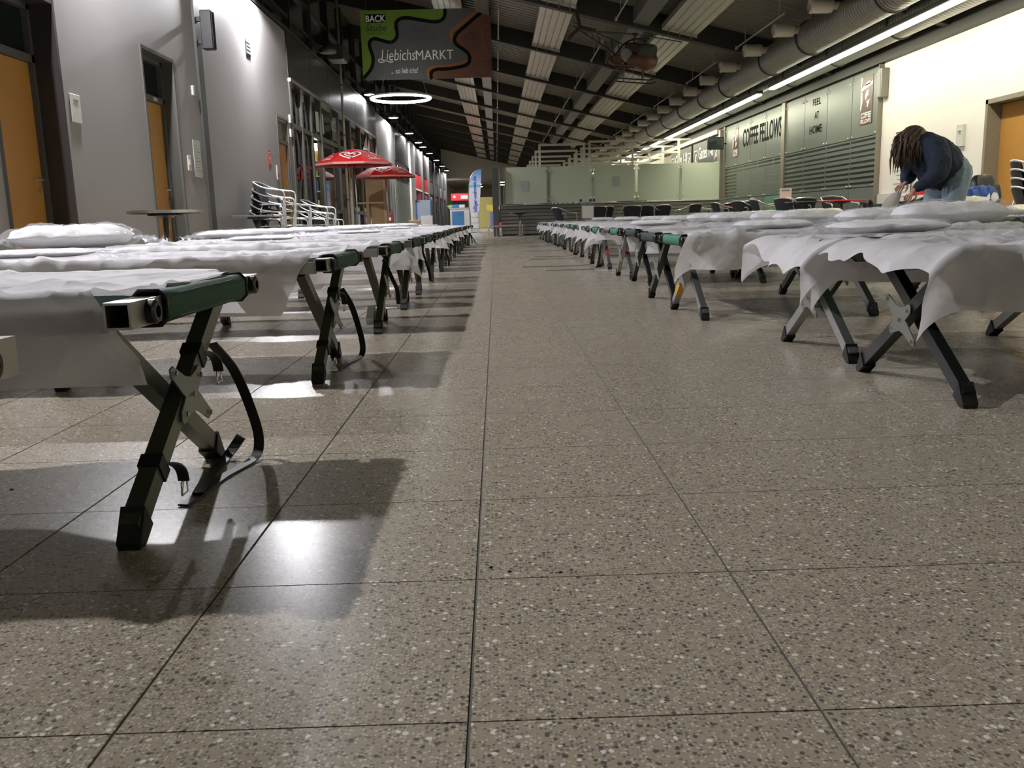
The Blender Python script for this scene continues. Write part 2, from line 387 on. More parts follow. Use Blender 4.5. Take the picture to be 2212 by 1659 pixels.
for s_ in (-1, 1):
    a, b = (-hw+.07, -.004) if s_ < 0 else (.004, hw-.07)
    lf = MB().bbox(.2, .25, a+.002, b-.002, .006, dh-.075, .004).build('door_leaf', M_door, d)
    hd = MB().tube(smoothpath([(.2, s_*.09, 1.05), (.15, s_*.09, 1.05), (.14, s_*.12, 1.05), (.14, s_*.22, 1.05)], 3), .010, 8)
    hd.lathe([(.026, 0), (.026, .008), (0, .008)], 14, (.192, s_*.09, 1.05), Matrix.Rotation(pi/2, 4, 'Y')); hd.lathe([(.024, 0), (.024, .008), (0, .008)], 14, (.192, s_*.09, .93), Matrix.Rotation(pi/2, 4, 'Y'))
    hd.build('handle', M_chrome, lf, 'auto')
s_ = plate('thermostat', 'white thermostat box on the white wall beside the double door', 'thermostat', 14.9, 1.72, .2, .34, M_whitep, .05, None, XR, -1)
MB().lathe([(.04, 0), (.04, .008), (0, .008)], 16, (-.058, 0, .08)).build('dial', M_paper, s_, True)
s_ = plate('wall_hook_rail', 'short metal rail on the white wall above the bending person', 'rail', 17.0, 1.98, .5, .03, M_steel, .06, None, XR, -1)
pz = plate('white_poster', 'tall white notice with red head on the white wall behind the person', 'poster', 16.95, 1.02, .75, 1.45, M_paper, .01, None, XR-.055, -1)
MB().box(-.012, -.010, -.375, .375, .42, .725).build('red_head', M_red, pz)
for q in range(12): MB().box(-.012, -.0105, -.3, .3-.05*((q*5) % 4), .32-q*.08, .335-q*.08).build('text_line', M_gprint, pz)
pz = plate('red_notice', 'low grey notice board with red title band behind the camp bed', 'notice', 16.0, .66, .85, .42, mat('notice_grey', (.38, .4, .38), .6), .012, None, XR-.055, -1)
MB().box(-.014, -.012, -.42, .42, -.02, .2).build('red_band', M_red, pz)
for q in range(3): MB().box(-.0155, -.014, -.2+.04*q, .2-.03*q, .12-q*.045, .135-q*.045).build('text_line', M_wprint, pz)
struct(MB().box(XR-.05, XR, 14.3, 18.0, .62, .86).build('trim_2', M_whitep), 'white cable trunking low on the white wall')
t = thing('card_stand', 'small stand with a grey card holder by the white wall', 'sign stand', (7.3, 14.9, 0))
MB().lathe([(0, 0), (.13, 0), (.13, .015), (.012, .02), (.012, .92)], 16).build('stand_post', M_steel, t, 'auto'); MB().bbox(-.12, .12, -.012, .012, .92, 1.08, .004).build('card_holder', M_gprint, t)

# ================================================================== FAR WALL
def roof(x): return 5.85-.25*x
FY = 77.
fwm = MB(); 
fwm.prism([(-4.7, 3.95), (8.1, 3.95), (8.1, roof(8.1)), (-4.7, roof(-4.7))], .25, (0, FY, 0), (1, 0, 0), (0, 0, 1))
wf = struct(fwm.build('wall_far', M_far), 'plain far end wall under the sloping roof')
MB().box(-4.7, 8.1, FY, 95.5, 3.9, 3.95).build('lobby_ceiling', M_far, wf)
MB().box(-4.7, 8.1, 95.2, 95.5, 0, 3.95).build('lobby_end_wall', mat('lobby_wall', (.55, .50, .38), .7), wf)
MB().box(-4.7, -4.4, FY, 95.5, 0, 3.95).build('lobby_side_wall', M_far, wf)
lm = MB().bbox(-.3, .3, -.3, .3, -.03, 0, .01).mesh('lobby_lamp', emis('lobby_lamp', (1, .93, .7), 9))
for q in range(5): tag(ob('lobby_lamp', lm, None, (-1.6+(q % 2)*2.2, 78.5+3.2*q, 3.885)), 'square ceiling lamp in the lobby beyond the far wall, %s into the lobby' % ORD[q+1], 'ceiling light', 'lobby ceiling lamps')

# ================================================================== ROOF
dk = MB(); yv = -3.5; k = 0; rows = []
xs = (-4.75, 8.1)
while yv < 77.2:
    for (yy, dz) in ((yv, 0), (yv+.10, 0), (yv+.13, .05), (yv+.23, .05)):
        rows.append([(x, yy, roof(x)+dz) for x in xs])
    yv += .26
dk.grid(rows); ce = struct(dk.build('ceiling', M_deck), 'sloping corrugated metal roof deck on dark beams')
bm_ = MB(); bm_.prism([(-4.7, roof(-4.7)), (8.0, roof(8.0)), (8.0, roof(8.0)-.40), (-4.7, roof(-4.7)-.43)], .2, (0, .1, 0), (1, 0, 0), (0, 0, 1))
bme = bm_.mesh('beam', M_beam)
for q in range(0, 16): ob('beam', bme, ce, (0, 5.1*q+.1-.1*(q == 0), 0))
for X_ in (-.2, 3.3):
    pm = MB(); c0 = roof(X_)-.33
    pm.prism([(-.17, .0425), (.17, -.0425), (.17, .2575), (-.17, .3425)], 4.88, (X_, 4.99, c0), (1, 0, 0), (0, 0, 1))
    pme = pm.mesh('purlin', M_purl)
    for q in range(1, 15): ob('purlin', pme, ce, (0, 5.1*q+.21, 0))
# radiant heating panels
M_rad = mat('radiant_panel', (.55, .53, .46), .22, .35, .10, 1.2)
for row, X_ in enumerate((-1.05, 1.5, 4.15)):
    c0 = roof(X_)-.32
    b = MB(); prof = []; nr = 5
    for q in range(nr):
        x0 = -.38+q*.152
        for (dx_, dz_) in ((0, .03), (.012, .0), (.128, .0), (.14, .03)): prof.append((x0+dx_, dz_))
    P = [[(x, yy, z-.25*x) for x, z in prof] for yy in (0, 4.5)]
    b.grid(P); b.box(-.38, -.375, 0, 4.5, .09, .2); 
    bme_ = b.mesh('panel_body', M_rad)
    e = MB().prism([(-.385, .07), (.385, -.12), (.385, .0), (-.385, .19)], .03, (0, 4.53, 0), (1, 0, 0), (0, 0, 1)).mesh('end_cap', mat('panel_cap', (.5, .49, .42), .4, .2))
    bo = MB().tube([(0, 4.5, .1), (0, 4.5, -.09)], .012, 6).mesh('hanger_bolt', M_purl)
    for q in range(1, 15):
        t = thing('radiant_panel', 'pale ribbed radiant heating panel, ' + ['row behind the banner', 'row by the helicopter tail', 'row over the helicopter cabin'][row] + ', %s bay from far wall' % ORD[15-q], 'heating panel', (X_, 5.1*q+.52, c0), 0, 'radiant panels row %d' % (row+1))
        ob('panel_body', bme_, t); ob('end_cap', e, t); 
        for w_ in (-.25, 0, .25): ob('hanger_bolt', bo, t, (w_, 0, -.25*w_))
M_pipe = mat('pale_pipe', (.42, .40, .34), .45, .1)
for row, X_ in enumerate((.2, 2.75, 5.4)):
    c0 = roof(X_)-.36
    pp = MB().tube([(0, 0, 0), (0, 3.3, 0)], .018, 8).mesh('pipe', M_pipe, True)
    kn = MB().lathe([(0, -.045), (.03, -.04), (.035, 0), (.03, .04), (0, .045)], 10, (0, 3.3, 0)).mesh('sprinkler_head', M_pipe, True)
    hg = MB().tube([(0, .3, 0), (0, .3, .36)], .008, 6).mesh('hanger', M_pipe)
    for q in range(1, 15):
        t = thing('sprinkler_pipe', 'thin pale sprinkler pipe ' + ['beside the banner', 'over the helicopter', 'beside the round duct'][row] + ', %s roof bay from the far wall' % ORD[15-q], 'pipe', (X_, 5.1*q+1.7, c0), 0, 'sprinkler pipes row %d' % (row+1))
        ob('pipe', pp, t); ob('sprinkler_head', kn, t); ob('hanger', hg, t); ob('hanger', hg, t, (0, 2.3, 0))
# ventilation ducts
def galv():
    m = mat('galvanised_duct', (.40, .40, .36), .33, .75, .08, 3); nt = m.node_tree; b = nt.nodes['Principled BSDF']
    g = nt.nodes.new('ShaderNodeNewGeometry'); w = nt.nodes.new('ShaderNodeTexWave'); w.bands_direction = 'Y'; w.inputs['Scale'].default_value = 3.2; w.inputs['Distortion'].default_value = 0
    nt.links.new(g.outputs['Position'], w.inputs['Vector']); bu = nt.nodes.new('ShaderNodeBump'); bu.inputs['Strength'].default_value = .5; bu.inputs['Distance'].default_value = .02
    nt.links.new(w.outputs['Fac'], bu.inputs['Height']); nt.links.new(bu.outputs[0], b.inputs['Normal']); return m
M_galv = galv(); RY = Matrix.Rotation(-pi/2, 4, 'X')
def duct(name, label, X_, Z_, r, rings, noz):
    t = thing(name, label, 'duct', (X_, 0, Z_))
    b = MB(); ys = [-3.5+1.5*i for i in range(54)]
    b.grid([[(r*cos(a*2*pi/36), yy, r*sin(a*2*pi/36)) for a in range(37)] for yy in ys]); b.build('duct_shell', M_galv, t, True)
    rm = MB().tube([((r+.008)*cos(a*2*pi/32), 0, (r+.008)*sin(a*2*pi/32)) for a in range(32)], .018, 6, True).mesh('clamp_ring', M_dark, True)
    hm = MB().tube([(0, 0, r), (0, 0, roof(X_)-Z_)], .01, 6).mesh('hanger_rod', M_dark)
    for y in rings: ob('clamp_ring', rm, t, (0, y, 0)); ob('hanger_rod', hm, t, (0, y, 0))
    if noz:
        nm = MB(); A = Matrix.Rotation(radians(-90), 4, 'Y')
        nm.lathe([(.07, .0), (.07, .12), (.115, .14), (.125, .20), (.12, .46), (.13, .49), (.10, .52), (.095, .46), (0, .45)], 18, (0, 0, 0), A)
        nme = nm.mesh('jet_nozzle', mat('nozzle_white', (.60, .57, .49), .45, 0, .04), 'auto')
        for y in noz: ob('jet_nozzle', nme, t, (-r*.80, y, r*.42))
    return t
duct('ventilation_duct', 'large round galvanised duct carrying white jet nozzles', 6.1, 3.8, .31, [5, 8, 11, 14.0, 17.5, 19.9, 23.4, 25.8, 28.6, 31.4]+[34.5+3*i for i in range(14)], [9.4, 11.45, 13.5, 15.5]+[17.45+2.02*i for i in range(28)])
duct('ventilation_duct', 'slimmer galvanised duct behind the lamp strip by the right wall', 7.12, 3.72, .25, [4, 7, 10, 13.2, 16, 18.8, 21.6, 24.4, 27.2, 30]+[33+3*i for i in range(14)], [])
# linear luminaires below the ducts
M_tube = emis('tube_light', (1, .97, .80), 9)
for k, (a, b, lab) in enumerate(((-3.0, 21.6, 'long glowing strip lamp running above the white wall and door'), (22.55, 39.8, 'long glowing strip lamp above the dark lettered glass wall'), (41.2, 52.0, 'glowing strip lamp seen through the white frames'), (55.5, 60.5, 'short glowing strip lamp far along the ducts'))):
    t = thing('strip_lamp', lab, 'lamp', (6.6, a, 3.40))
    MB().bbox(-.085, .085, 0, b-a, .045, .12, .012).build('housing', M_frame, t); MB().bbox(-.07, .07, .03, b-a-.03, 0, .046, .01).build('diffuser', M_tube, t)
    for q in range(int((b-a)/4)+1):
        y = .3+q*4.0
        if y < b-a: MB().tube([(0, y, .12), (0, y, roof(6.6)-3.40)], .006, 6).build('hanger_rod', M_dark, t)
    nseg = max(1, int((b-a)/6)); ls = (b-a)/nseg
    for q in range(nseg):
        L = bpy.data.lights.new('strip_light', 'AREA'); L.shape = 'RECTANGLE'; L.size = .13; L.size_y = ls*.97; L.energy = TUBE_W*ls; L.color = TUBE_COL
        lo = bpy.data.objects.new('strip_light', L); COL.objects.link(lo); lo.parent = t; lo.location = (.0, ls*(q+.5), -.006); lo.rotation_euler = (0, radians(-40), 0)
# wall downlights along the left
M_lens = emis('downlight_lens', (.98, .96, 1), 14)
def downlight(y, label, on=True):
    t = thing('wall_downlight', label, 'lamp', (-3.93, y, 4.60))
    MB().lathe([(.20, 0), (.205, .05), (.17, .11), (.07, .16), (0, .16)], 24).build('housing', M_frame, t, 'auto')
    MB().lathe([(0, -.004), (.185, -.004), (.185, .004), (0, .004)], 24).build('lens', M_lens if on else M_gprint, t, 'auto')
    MB().tube([(0, 0, .13), (-.25, 0, .2), (-.58, 0, .2)], .018, 8).build('arm', M_frame, t, True); MB().box(-.60, -.57, -.05, .05, .12, .28).build('wall_foot', M_frame, t)
    if on:
        L = bpy.data.lights.new('downlight', 'SPOT'); L.spot_size = radians(166); L.spot_blend = .25; L.shadow_soft_size = .07; L.energy = LAMP_W; L.color = LAMP_COL
        lo = bpy.data.objects.new('downlight', L); COL.objects.link(lo); lo.parent = t; lo.location = (0, 0, -.02)
    return t
downlight(3.6, 'round downlight on a wall arm before the first orange door'); downlight(9.7, 'round downlight on a wall arm between the first two orange doors')
downlight(15.9, 'round downlight on a wall arm throwing the bright patch above the stacked chairs')
downlight(22.3, 'unlit round downlight on a wall arm over the shopfront', False)
FL_ = ['round downlight on a wall arm just behind the glowing ring', 'round downlight on a wall arm where pale panels follow the shopfront']
for k, y in enumerate((29.5, 36.0)): downlight(y, FL_[k])
for y in (42.4, 47.3, 50.2, 55.0, 61.3, 67.8, 73.8): downlight(y, 'round downlight on a wall arm along the far shops, %s from the far wall' % ORD[7-(42.4, 47.3, 50.2, 55.0, 61.3, 67.8, 73.8).index(y)])['group'] = 'downlights along the far shops'
# ------------------------------------------------------------------ text
def text_mesh(body, shear=0., bold=0.):
    cu = bpy.data.curves.new('t', 'FONT'); cu.body = body; cu.shear = shear; cu.offset = bold; cu.resolution_u = 3; cu.fill_mode = 'BOTH'
    o = bpy.data.objects.new('t', cu); COL.objects.link(o)
    me = bpy.data.meshes.new_from_object(o.evaluated_get(bpy.context.evaluated_depsgraph_get()))
    vs = [v.co.copy() for v in me.vertices]; fs = [tuple(p.vertices) for p in me.polygons]
    bpy.data.objects.remove(o); bpy.data.curves.remove(cu); bpy.data.meshes.remove(me)
    return vs, fs
def fit_text(name, body, mt, parent, o, ex, ey, w, h, shear=0., bold=0., d=.003, loc=None):
    vs, fs = text_mesh(body, shear, bold)
    x0 = min(v.x for v in vs); x1 = max(v.x for v in vs); y0 = min(v.y for v in vs); y1 = max(v.y for v in vs)
    o = Vector(o); ex = Vector(ex); ey = Vector(ey); ez = ex.cross(ey).normalized()
    m = MB(); m.add([o+ex*((v.x-x0)/(x1-x0)*w)+ey*((v.y-y0)/(y1-y0)*h)+ez*d for v in vs], fs)
    me = bpy.data.meshes.new(name); me.from_pydata(m.v, [], m.f); me.update(); me.materials.append(mt)
    return ob(name, me, parent, loc)
# ================================================================== SHOPFRONT on the left
SY0, SY1 = 18.75, 32.0
sf = thing('shopfront', 'dark metal and glass shopfront with a silver trim line, behind the red parasols', 'shopfront', (XL, SY0, 0))
def lb(mb, y0, y1, z0, z1, x0=-.08, x1=0.): return mb.box(x0, x1, y0-SY0, y1-SY0, z0, z1)
posts = [18.75, 19.75, 20.75, 21.9, 24.3, 26.2, 28.1, 30.0, 31.85]
pm = MB().box(-.1, .03, 0, .13, 0, 3.43).mesh('post', M_frame)
for y in posts: ob('post', pm, sf, (0, y-SY0, 0))
for z, nm in ((2.53, 'transom'), (.82, 'mid_rail'), (0., 'sill')):
    for a, b in zip(posts[:-1], posts[1:]):
        if a == 20.75 and z < 2: continue
        lb(MB(), a+.13, b, z, z+.1, -.09, .015).build(nm, M_frame, sf)
lb(MB(), SY0, SY1, 3.43, 3.5, -.1, .06).build('silver_trim', M_steel, sf)
n = 6; w = (SY1-SY0)/n
fpm = MB().bbox(-.1, .02, .012, w-.012, 3.505, 4.41, .006).mesh('fascia_panel', M_fascia)
for k in range(n): ob('fascia_panel', fpm, sf, (0, k*w, 0))
M_pane = mat('shop_glass', (.02, .022, .02), .05, 0, 0, 1, 0, 1, .6)
for a, b in zip(posts[:-1], posts[1:]):
    lb(MB(), a+.13, b, 2.63, 3.43, -.05, -.04).build('upper_pane', M_pane, sf)
    if a != 20.75: lb(MB(), a+.13, b, .92, 2.53, -.05, -.04).build('pane', M_pane, sf); lb(MB(), a+.13, b, .1, .82, -.05, -.04).build('lower_pane', M_pane, sf)
def px_quad(mb, pts, X, d=.004):
    """flat print on a wall plane from photo pixels"""
    q = [at(u, v, X=X) for u, v in pts]; return mb.add([(p.x+d, p.y, p.z) for p in q], [tuple(range(len(q)))])
def poster(nm, pts, mt, label=None):
    mb = MB(); px_quad(mb, pts, XL-.03); o = mb.build(nm, mt, sf); o.location = (-XL, -SY0, 0); return o
poster('white_poster_print', [(680, 240), (697, 247), (700, 290), (683, 283)], mat('shop_print_grey', (.42, .42, .40), .5))
poster('green_print', [(642, 200), (655, 208), (656, 222), (643, 216)], mat('shop_print_green', (.10, .16, .05), .5))
poster('red_print', [(643, 273), (651, 277), (652, 290), (644, 286)], M_red)
poster('red_band', [(649, 354), (702, 368), (702, 374), (649, 360)], mat('red_band', (.45, .05, .05), .5))
poster('red_flag_print', [(650, 367), (659, 368), (659, 388), (650, 387)], M_red)
poster('grey_sign_print', [(716, 252), (728, 258), (730, 308), (718, 302)], mat('shop_sign_grey', (.22, .22, .21), .5))
poster('green_display_print', [(655, 402), (662, 403), (662, 430), (655, 430)], mat('shop_print_green2', (.2, .3, .06), .5))
poster('white_triangle_print', [(791, 288), (794, 325), (784, 323)], M_wprint)
poster('red_poster_print', [(753, 300), (764, 304), (765, 345), (755, 343)], mat('shop_print_red', (.28, .06, .05), .5))
poster('red_poster_print', [(795, 300), (804, 305), (806, 330), (797, 326)], mat('shop_print_red', (.28, .06, .05), .5))
poster('beach_poster_print', [(752, 360), (758, 362), (762, 450), (756, 449)], mat('beach_print', (.42, .26, .12), .5, 0, .4, 3))
fit_text('sign_letters', 'ut!', M_wprint, sf, at(716, 281, X=XL-.02)-Vector((XL, SY0, 0)), (0, 1, 0), (0, 0, 1), .62, .38)
# open doorway with the lit shelf inside
bk = MB(); bk.box(-3.0, -2.95, 0, 9, 0, 3.4); bk.build('shop_back_wall', mat('shop_inner_wall', (.25, .22, .18), .7), sf)
MB().box(-2.95, -.12, 0, 13, 3.3, 3.36).build('shop_ceiling', M_gprint, sf)
MB().bbox(-1.3, -.35, 1.2, 2.6, 3.2, 3.29, .02).build('shop_ceiling_lamp', emis('shop_lamp', (1, .9, .7), 9), sf)
sh = thing('shop_shelf', 'lit white shelf stocked with packets, inside the open shop door', 'shelf', (XL-.46, 22.05, 0), -pi/2)
for k in range(6): MB().box(-.3, .1, -1.0, .35, .25+.36*k, .28+.36*k).build('shelf_board', M_whitep, sh)
MB().box(-.34, -.3, -1.0, .35, 0, 2.3).build('shelf_back', M_whitep, sh)
MB().box(-.3, .1, .35, .38, 0, 2.3).build('shelf_side', M_whitep, sh); MB().box(-.3, .1, -1.03, -1.0, 0, 2.3).build('shelf_side', M_whitep, sh)
MB().bbox(-.2, .1, -1.0, .35, 2.33, 2.48, .02).build('shelf_lamp', emis('shelf_lamp', (1, .92, .75), 7), sh)
rnd = random.Random(4); gm = [mat('pack_%d' % i, c, .4) for i, c in enumerate(((.6, .04, .03), (.65, .35, .04), (.7, .66, .55), (.05, .15, .4), (.45, .1, .05), (.2, .35, .08)))]
for k in range(6):
    for i in range(6):
        y0 = -.96+.22*i; h = .14+.12*rnd.random(); g = gm[(k*2+i*3+rnd.randrange(2)) % 6]
        tag(MB().bbox(0, .17, -.08, .14, 0, h, .008).build('goods_packet', g, None, False, (XL-.46+y0, 22.08, .2805+.36*k)), '%s packet on the lit shop shelf, %s board from the bottom' % (['red', 'orange', 'cream', 'blue', 'rust', 'green'][gm.index(g)], ORD[k+1]), 'packet', 'packets on the shop shelf')
# tall pale pipe in front of the shopfront
t = thing('downpipe', 'slim pale vertical pipe in front of the shopfront fascia', 'pipe', (-4.03, 24.6, 0))
MB().tube([(0, 0, 0), (0, 0, 6.7)], .035, 10).build('pipe', mat('pale_downpipe', (.45, .42, .33), .4, .2), t, True)
for z in (1.2, 2.9, 4.2): MB().lathe([(.045, -.02), (.045, .02)], 12, (0, 0, z)).build('pipe_clamp', M_frame, t)
# dark projector box on the wall head
t = thing('projector_box', 'dark box with a pale underside on the wall top over the shopfront', 'box', (-3.98, 23.4, 4.6))
MB().bbox(-.12, .3, -.35, .35, 0, .35, .02).build('case', M_dark, t); MB().box(-.1, .28, -.33, .33, -.012, 0).build('underside', M_steel, t); MB().box(-.5, -.12, -.05, .05, .1, .2).build('wall_arm', M_dark, t)

# ================================================================== shops further along the left
M_pale = mat('pale_panel', (.25, .245, .23), .45, .1, .04, 1)
wp = MB().box(XL-.35, XL-.02, SY1, 78, 0, 4.42).build('wall_left_far', mat('far_shop_wall', (.05, .05, .048), .4, .1)); struct(wp, 'row of far shopfronts along the left side')
def fp(y0, y1, z0, z1, mt, nm='wall_panel', x0=-.02, x1=.0): return MB().box(XL+x0, XL+x1, y0, y1, z0, z1).build(nm, mt, wp)
for a, b in ((32.05, 35.0), (35.06, 37.9)): fp(a, b, 2.5, 4.4, M_pale); fp(a, a+.9, 0, 2.5, M_pale); fp(a+1.3, a+2.0, 0, 2.5, M_pale); fp(a+2.4, b, 0, 2.5, M_pale)
MB().box(XL, XL+.03, 34.9, 35.2, 1.0, 2.6).build('door_strip', M_dark, wp)
fp(38.1, 43.8, 3.15, 4.3, M_fascia, 'fascia_panel'); fp(38.1, 43.8, 2.45, 3.1, M_bprint, 'sign_band', -.02, .01)
for k in range(9): fp(38.5+.55*k, 38.62+.55*k, 2.6, 2.95-.12*(k % 3 == 1), M_wprint, 'sign_letter', .01, .02)
for k in range(12): fp(38.15+.47*k, 38.55+.47*k, 0, 2.3, mat('shutter_green', (.16, .19, .16), .4, .2), 'shutter_slat', -.02, -.005)
fp(43.9, 46.2, 0, 4.4, mat('bright_panel', (.4, .4, .39), .45), 'wall_panel', -.02, .08)
for k, (y0, c) in enumerate(((46.5, M_red), (51.2, M_red), (56.0, M_gprint), (60.8, M_pale), (65.6, M_gprint), (70.4, M_pale))):
    fp(y0, y0+4.2, 3.1, 4.3, M_fascia, 'fascia_panel'); fp(y0, y0+4.2, 2.3, 3.0, c, 'sign_band', -.02, .02); fp(y0, y0+4.2, 2.2, 2.28, M_wprint if k < 2 else M_frame, 'sign_edge', -.02, .03)
    fp(y0+4.25, y0+4.7, 0, 4.4, M_dark, 'pilaster', -.02, .12)
    fp(y0+.4, y0+1.9, .1, 2.1, M_pane, 'shop_pane', -.02, .0); fp(y0+2.2, y0+3.9, .1, 2.1, M_pane, 'shop_pane', -.02, .0)
fp(46.6, 47.6, .2, 2.2, mat('blue_poster', (.02, .03, .10), .5), 'poster_print', .0, .015); fp(48.2, 49.6, .9, 2.2, mat('dark_red_poster', (.25, .01, .02), .5), 'poster_print', 0., .015)
t = thing('exit_sign', 'small glowing green exit sign hanging by the far shop shutter', 'exit sign', (-4.0, 39.0, 2.45))
MB().bbox(-.02, .4, -.03, .03, 0, .2, .01).build('sign_box', emis('exit_green', (.25, 1, .35), 2.2), t); MB().box(-.15, -.02, -.02, .02, .06, .14).build('sign_bracket', M_frame, t)

# ================================================================== BANNER
BY = 23.0
bc = [at(u, v, Y=BY) for u, v in ((783, 173), (1062, 167), (1060, 16), (778, 24))]
bx0, bx1 = -3.21, .005; bz0, bz1 = 4.06, 5.70
bn = thing('hanging_banner', 'hanging market banner in green, slate and brown with white lettering', 'banner', (bx0, BY, bz0))
BW, BH = bx1-bx0, bz1-bz0
MB().box(0, BW, 0, .03, 0, BH).build('board', mat('banner_slate', (.085, .088, .092), .5, 0, .03, 2), bn)
def bpx(x, y):   # pixels of the enlarged banner crop -> board coordinates
    p = at(770+x*300/2212, 10+y*170/1253, Y=BY); return (min(max(p.x-bx0, .0), BW), min(max(p.z-bz0, 0.), BH))
bex, bez = (1, 0, 0), (0, 0, 1); bo = (0, 0, 0)
def poly(nm, pts, mt, d):
    P = [bpx(*p) for p in pts]; m = MB(); m.add([(x, -d, z) for x, z in P], [tuple(range(len(P)))]); return m.build(nm, mt, bn)
def curve(pts, n=6): return [(p.x, p.y) for p in smoothpath([(*bpx(*q), 0) for q in pts], n)]
def stroke(nm, pts, w, mt, d, n=6): m = MB(); m.ribbon(curve(pts, n), w, bo, bex, bez, d); return m.build(nm, mt, bn)
gcurve = [(1405, 40), (1410, 130), (1385, 220), (1300, 268), (1180, 268), (1000, 240), (830, 212), (720, 218), (650, 260), (628, 330), (648, 440), (640, 520), (600, 575), (530, 600), (420, 575), (310, 545), (240, 560), (205, 620), (225, 720), (262, 830), (262, 930), (230, 1030), (170, 1110), (95, 1180)]
gp = curve(gcurve, 4)
m = MB(); m.add([(x, -.002, z) for x, z in gp]+[(0, -.002, 0.03), (0, -.002, BH), ], [tuple(range(len(gp)+2))]); m.build('green_field', mat('banner_green', (.12, .215, .025), .5, 0, .05, 2), bn)
stroke('black_wave', gcurve, .085, M_bprint, .004, 4)
bcurve = [(2060, 80), (1980, 130), (1850, 240), (1700, 370), (1600, 460), (1560, 560), (1600, 640), (1700, 710), (1780, 780), (1805, 880), (1750, 960), (1600, 1000), (1420, 1025), (1280, 1030), (1200, 1070), (1190, 1150), (1210, 1195)]
bp_ = curve(bcurve, 4)
m = MB(); m.add([(x, -.002, z) for x, z in bp_]+[(BW, -.002, 0), (BW, -.002, BH-.03)], [tuple(range(len(bp_)+2))]); m.build('brown_field', mat('banner_brown', (.13, .052, .032), .5, 0, .05, 2), bn)
stroke('orange_wave', [(2110, 60), (2020, 60), (1930, 90), (1780, 210), (1620, 340), (1520, 420), (1505, 500), (1535, 580)], .085, mat('banner_orange', (.28, .10, .018), .5), .003, 4)
stroke('orange_wave', [(1760, 890), (1600, 950), (1420, 975), (1250, 990), (1150, 1040), (1140, 1110), (1160, 1170)], .06, MT['banner_orange'], .003, 4)
stroke('black_wave', bcurve, .085, M_bprint, .004, 4)
a = bpx(138, 292); b = bpx(458, 150); m = MB(); m.add([(a[0], -.003, a[1]), (b[0], -.003, a[1]), (b[0], -.003, b[1]), (a[0], -.003, b[1])], [(0, 1, 2, 3)]); m.build('label_box', M_bprint, bn)
def btext(nm, body, p0, p1, mt, shear=0., bold=0.):
    a = bpx(*p0); b = bpx(*p1); fit_text(nm, body, mt, bn, (a[0], 0, a[1]), bex, bez, b[0]-a[0], b[1]-a[1], shear, bold, .006)
btext('lettering', 'BACK', (148, 282), (458, 165), M_wprint, 0, .02)
btext('lettering', 'Stube', (140, 425), (485, 310), mat('banner_dkgreen', (.02, .04, .015), .5), .3)
stroke('faded_script', [(170+22*k, 462+(7 if k % 2 else -7)) for k in range(14)], .010, MT['banner_dkgreen'], .006, 3)
btext('lettering', 'Liebichs', (400, 895), (935, 705), M_wprint, .18, -.005); btext('lettering', 'MARKT', (950, 880), (1540, 715), M_wprint, 0, .0)
btext('lettering', '... so lieb ichs!', (560, 1100), (980, 1000), M_wprint, .2)
stroke('flourish', [(590, 905), (540, 915), (470, 890), (400, 865), (355, 880), (370, 915), (430, 915), (470, 880)], .022, M_wprint, .006)
mat('banner_faint', (.045, .045, .047), .5)
stroke('faded_script', [(890, 430), (930, 350), (970, 355), (950, 400), (985, 430), (1010, 395), (1035, 430), (1060, 390), (1085, 430), (1120, 395), (1150, 425)], .012, MT['banner_faint'], .006)
stroke('faded_script', [(900, 490), (850, 510), (835, 570), (880, 590), (915, 540), (945, 580), (980, 535), (1010, 580), (1050, 530), (1085, 580), (1090, 500), (1120, 560), (1160, 510), (1200, 560), (1240, 470), (1290, 550)], .012, MT['banner_faint'], .006)
ink = mat('banner_ink', (.05, .02, .015), .5)
ell = lambda cx, cy, rx, ry, a0=0, a1=360: [(cx+rx*cos(radians(a0+(a1-a0)*k/14)), cy+ry*sin(radians(a0+(a1-a0)*k/14))) for k in range(15)]
for L_ in (ell(1855, 500, 115, 62), ell(1855, 495, 70, 36), [(1742, 520), (1750, 600), (1800, 645), (1855, 655), (1920, 640), (1960, 590), (1968, 520)], ell(1850, 620, 130, 70, 0, 180), ell(1712, 520, 24, 24), [(1855, 530), (1825, 490), (1850, 480), (1860, 495), (1880, 480), (1895, 495), (1855, 530)],
           [(1820, 425), (1815, 390), (1835, 360)], [(1862, 425), (1855, 390), (1875, 345)], [(1905, 430), (1900, 400), (1920, 370)],
           ell(2010, 940, 150, 40), [(1862, 950), (1890, 1050), (1960, 1115), (2020, 1130), (2090, 1100), (2140, 1030), (2160, 950)], [(2050, 960), (2110, 880), (2150, 830)], [(2085, 970), (2140, 900), (2160, 870)], [(1955, 870), (1965, 830)], [(2010, 850), (2000, 815), (2015, 785)], [(2055, 870), (2045, 840), (2060, 815)],
           [(2015, 300), (2010, 350), (2035, 415), (2130, 425)], [(2015, 310), (2070, 290), (2130, 300)], ell(2050, 240, 38, 32), [(2040, 420), (2050, 520), (2075, 650), (2130, 665)], [(2060, 525), (2140, 530)]):
    stroke('line_drawing', L_, .014, ink, .005, 3)
for x in (.15, BW-.15): MB().tube([(x, .015, BH), (x, .015, roof(bx0+x)-bz0+.02)], .006, 6).build('suspension_wire', M_frame, bn)
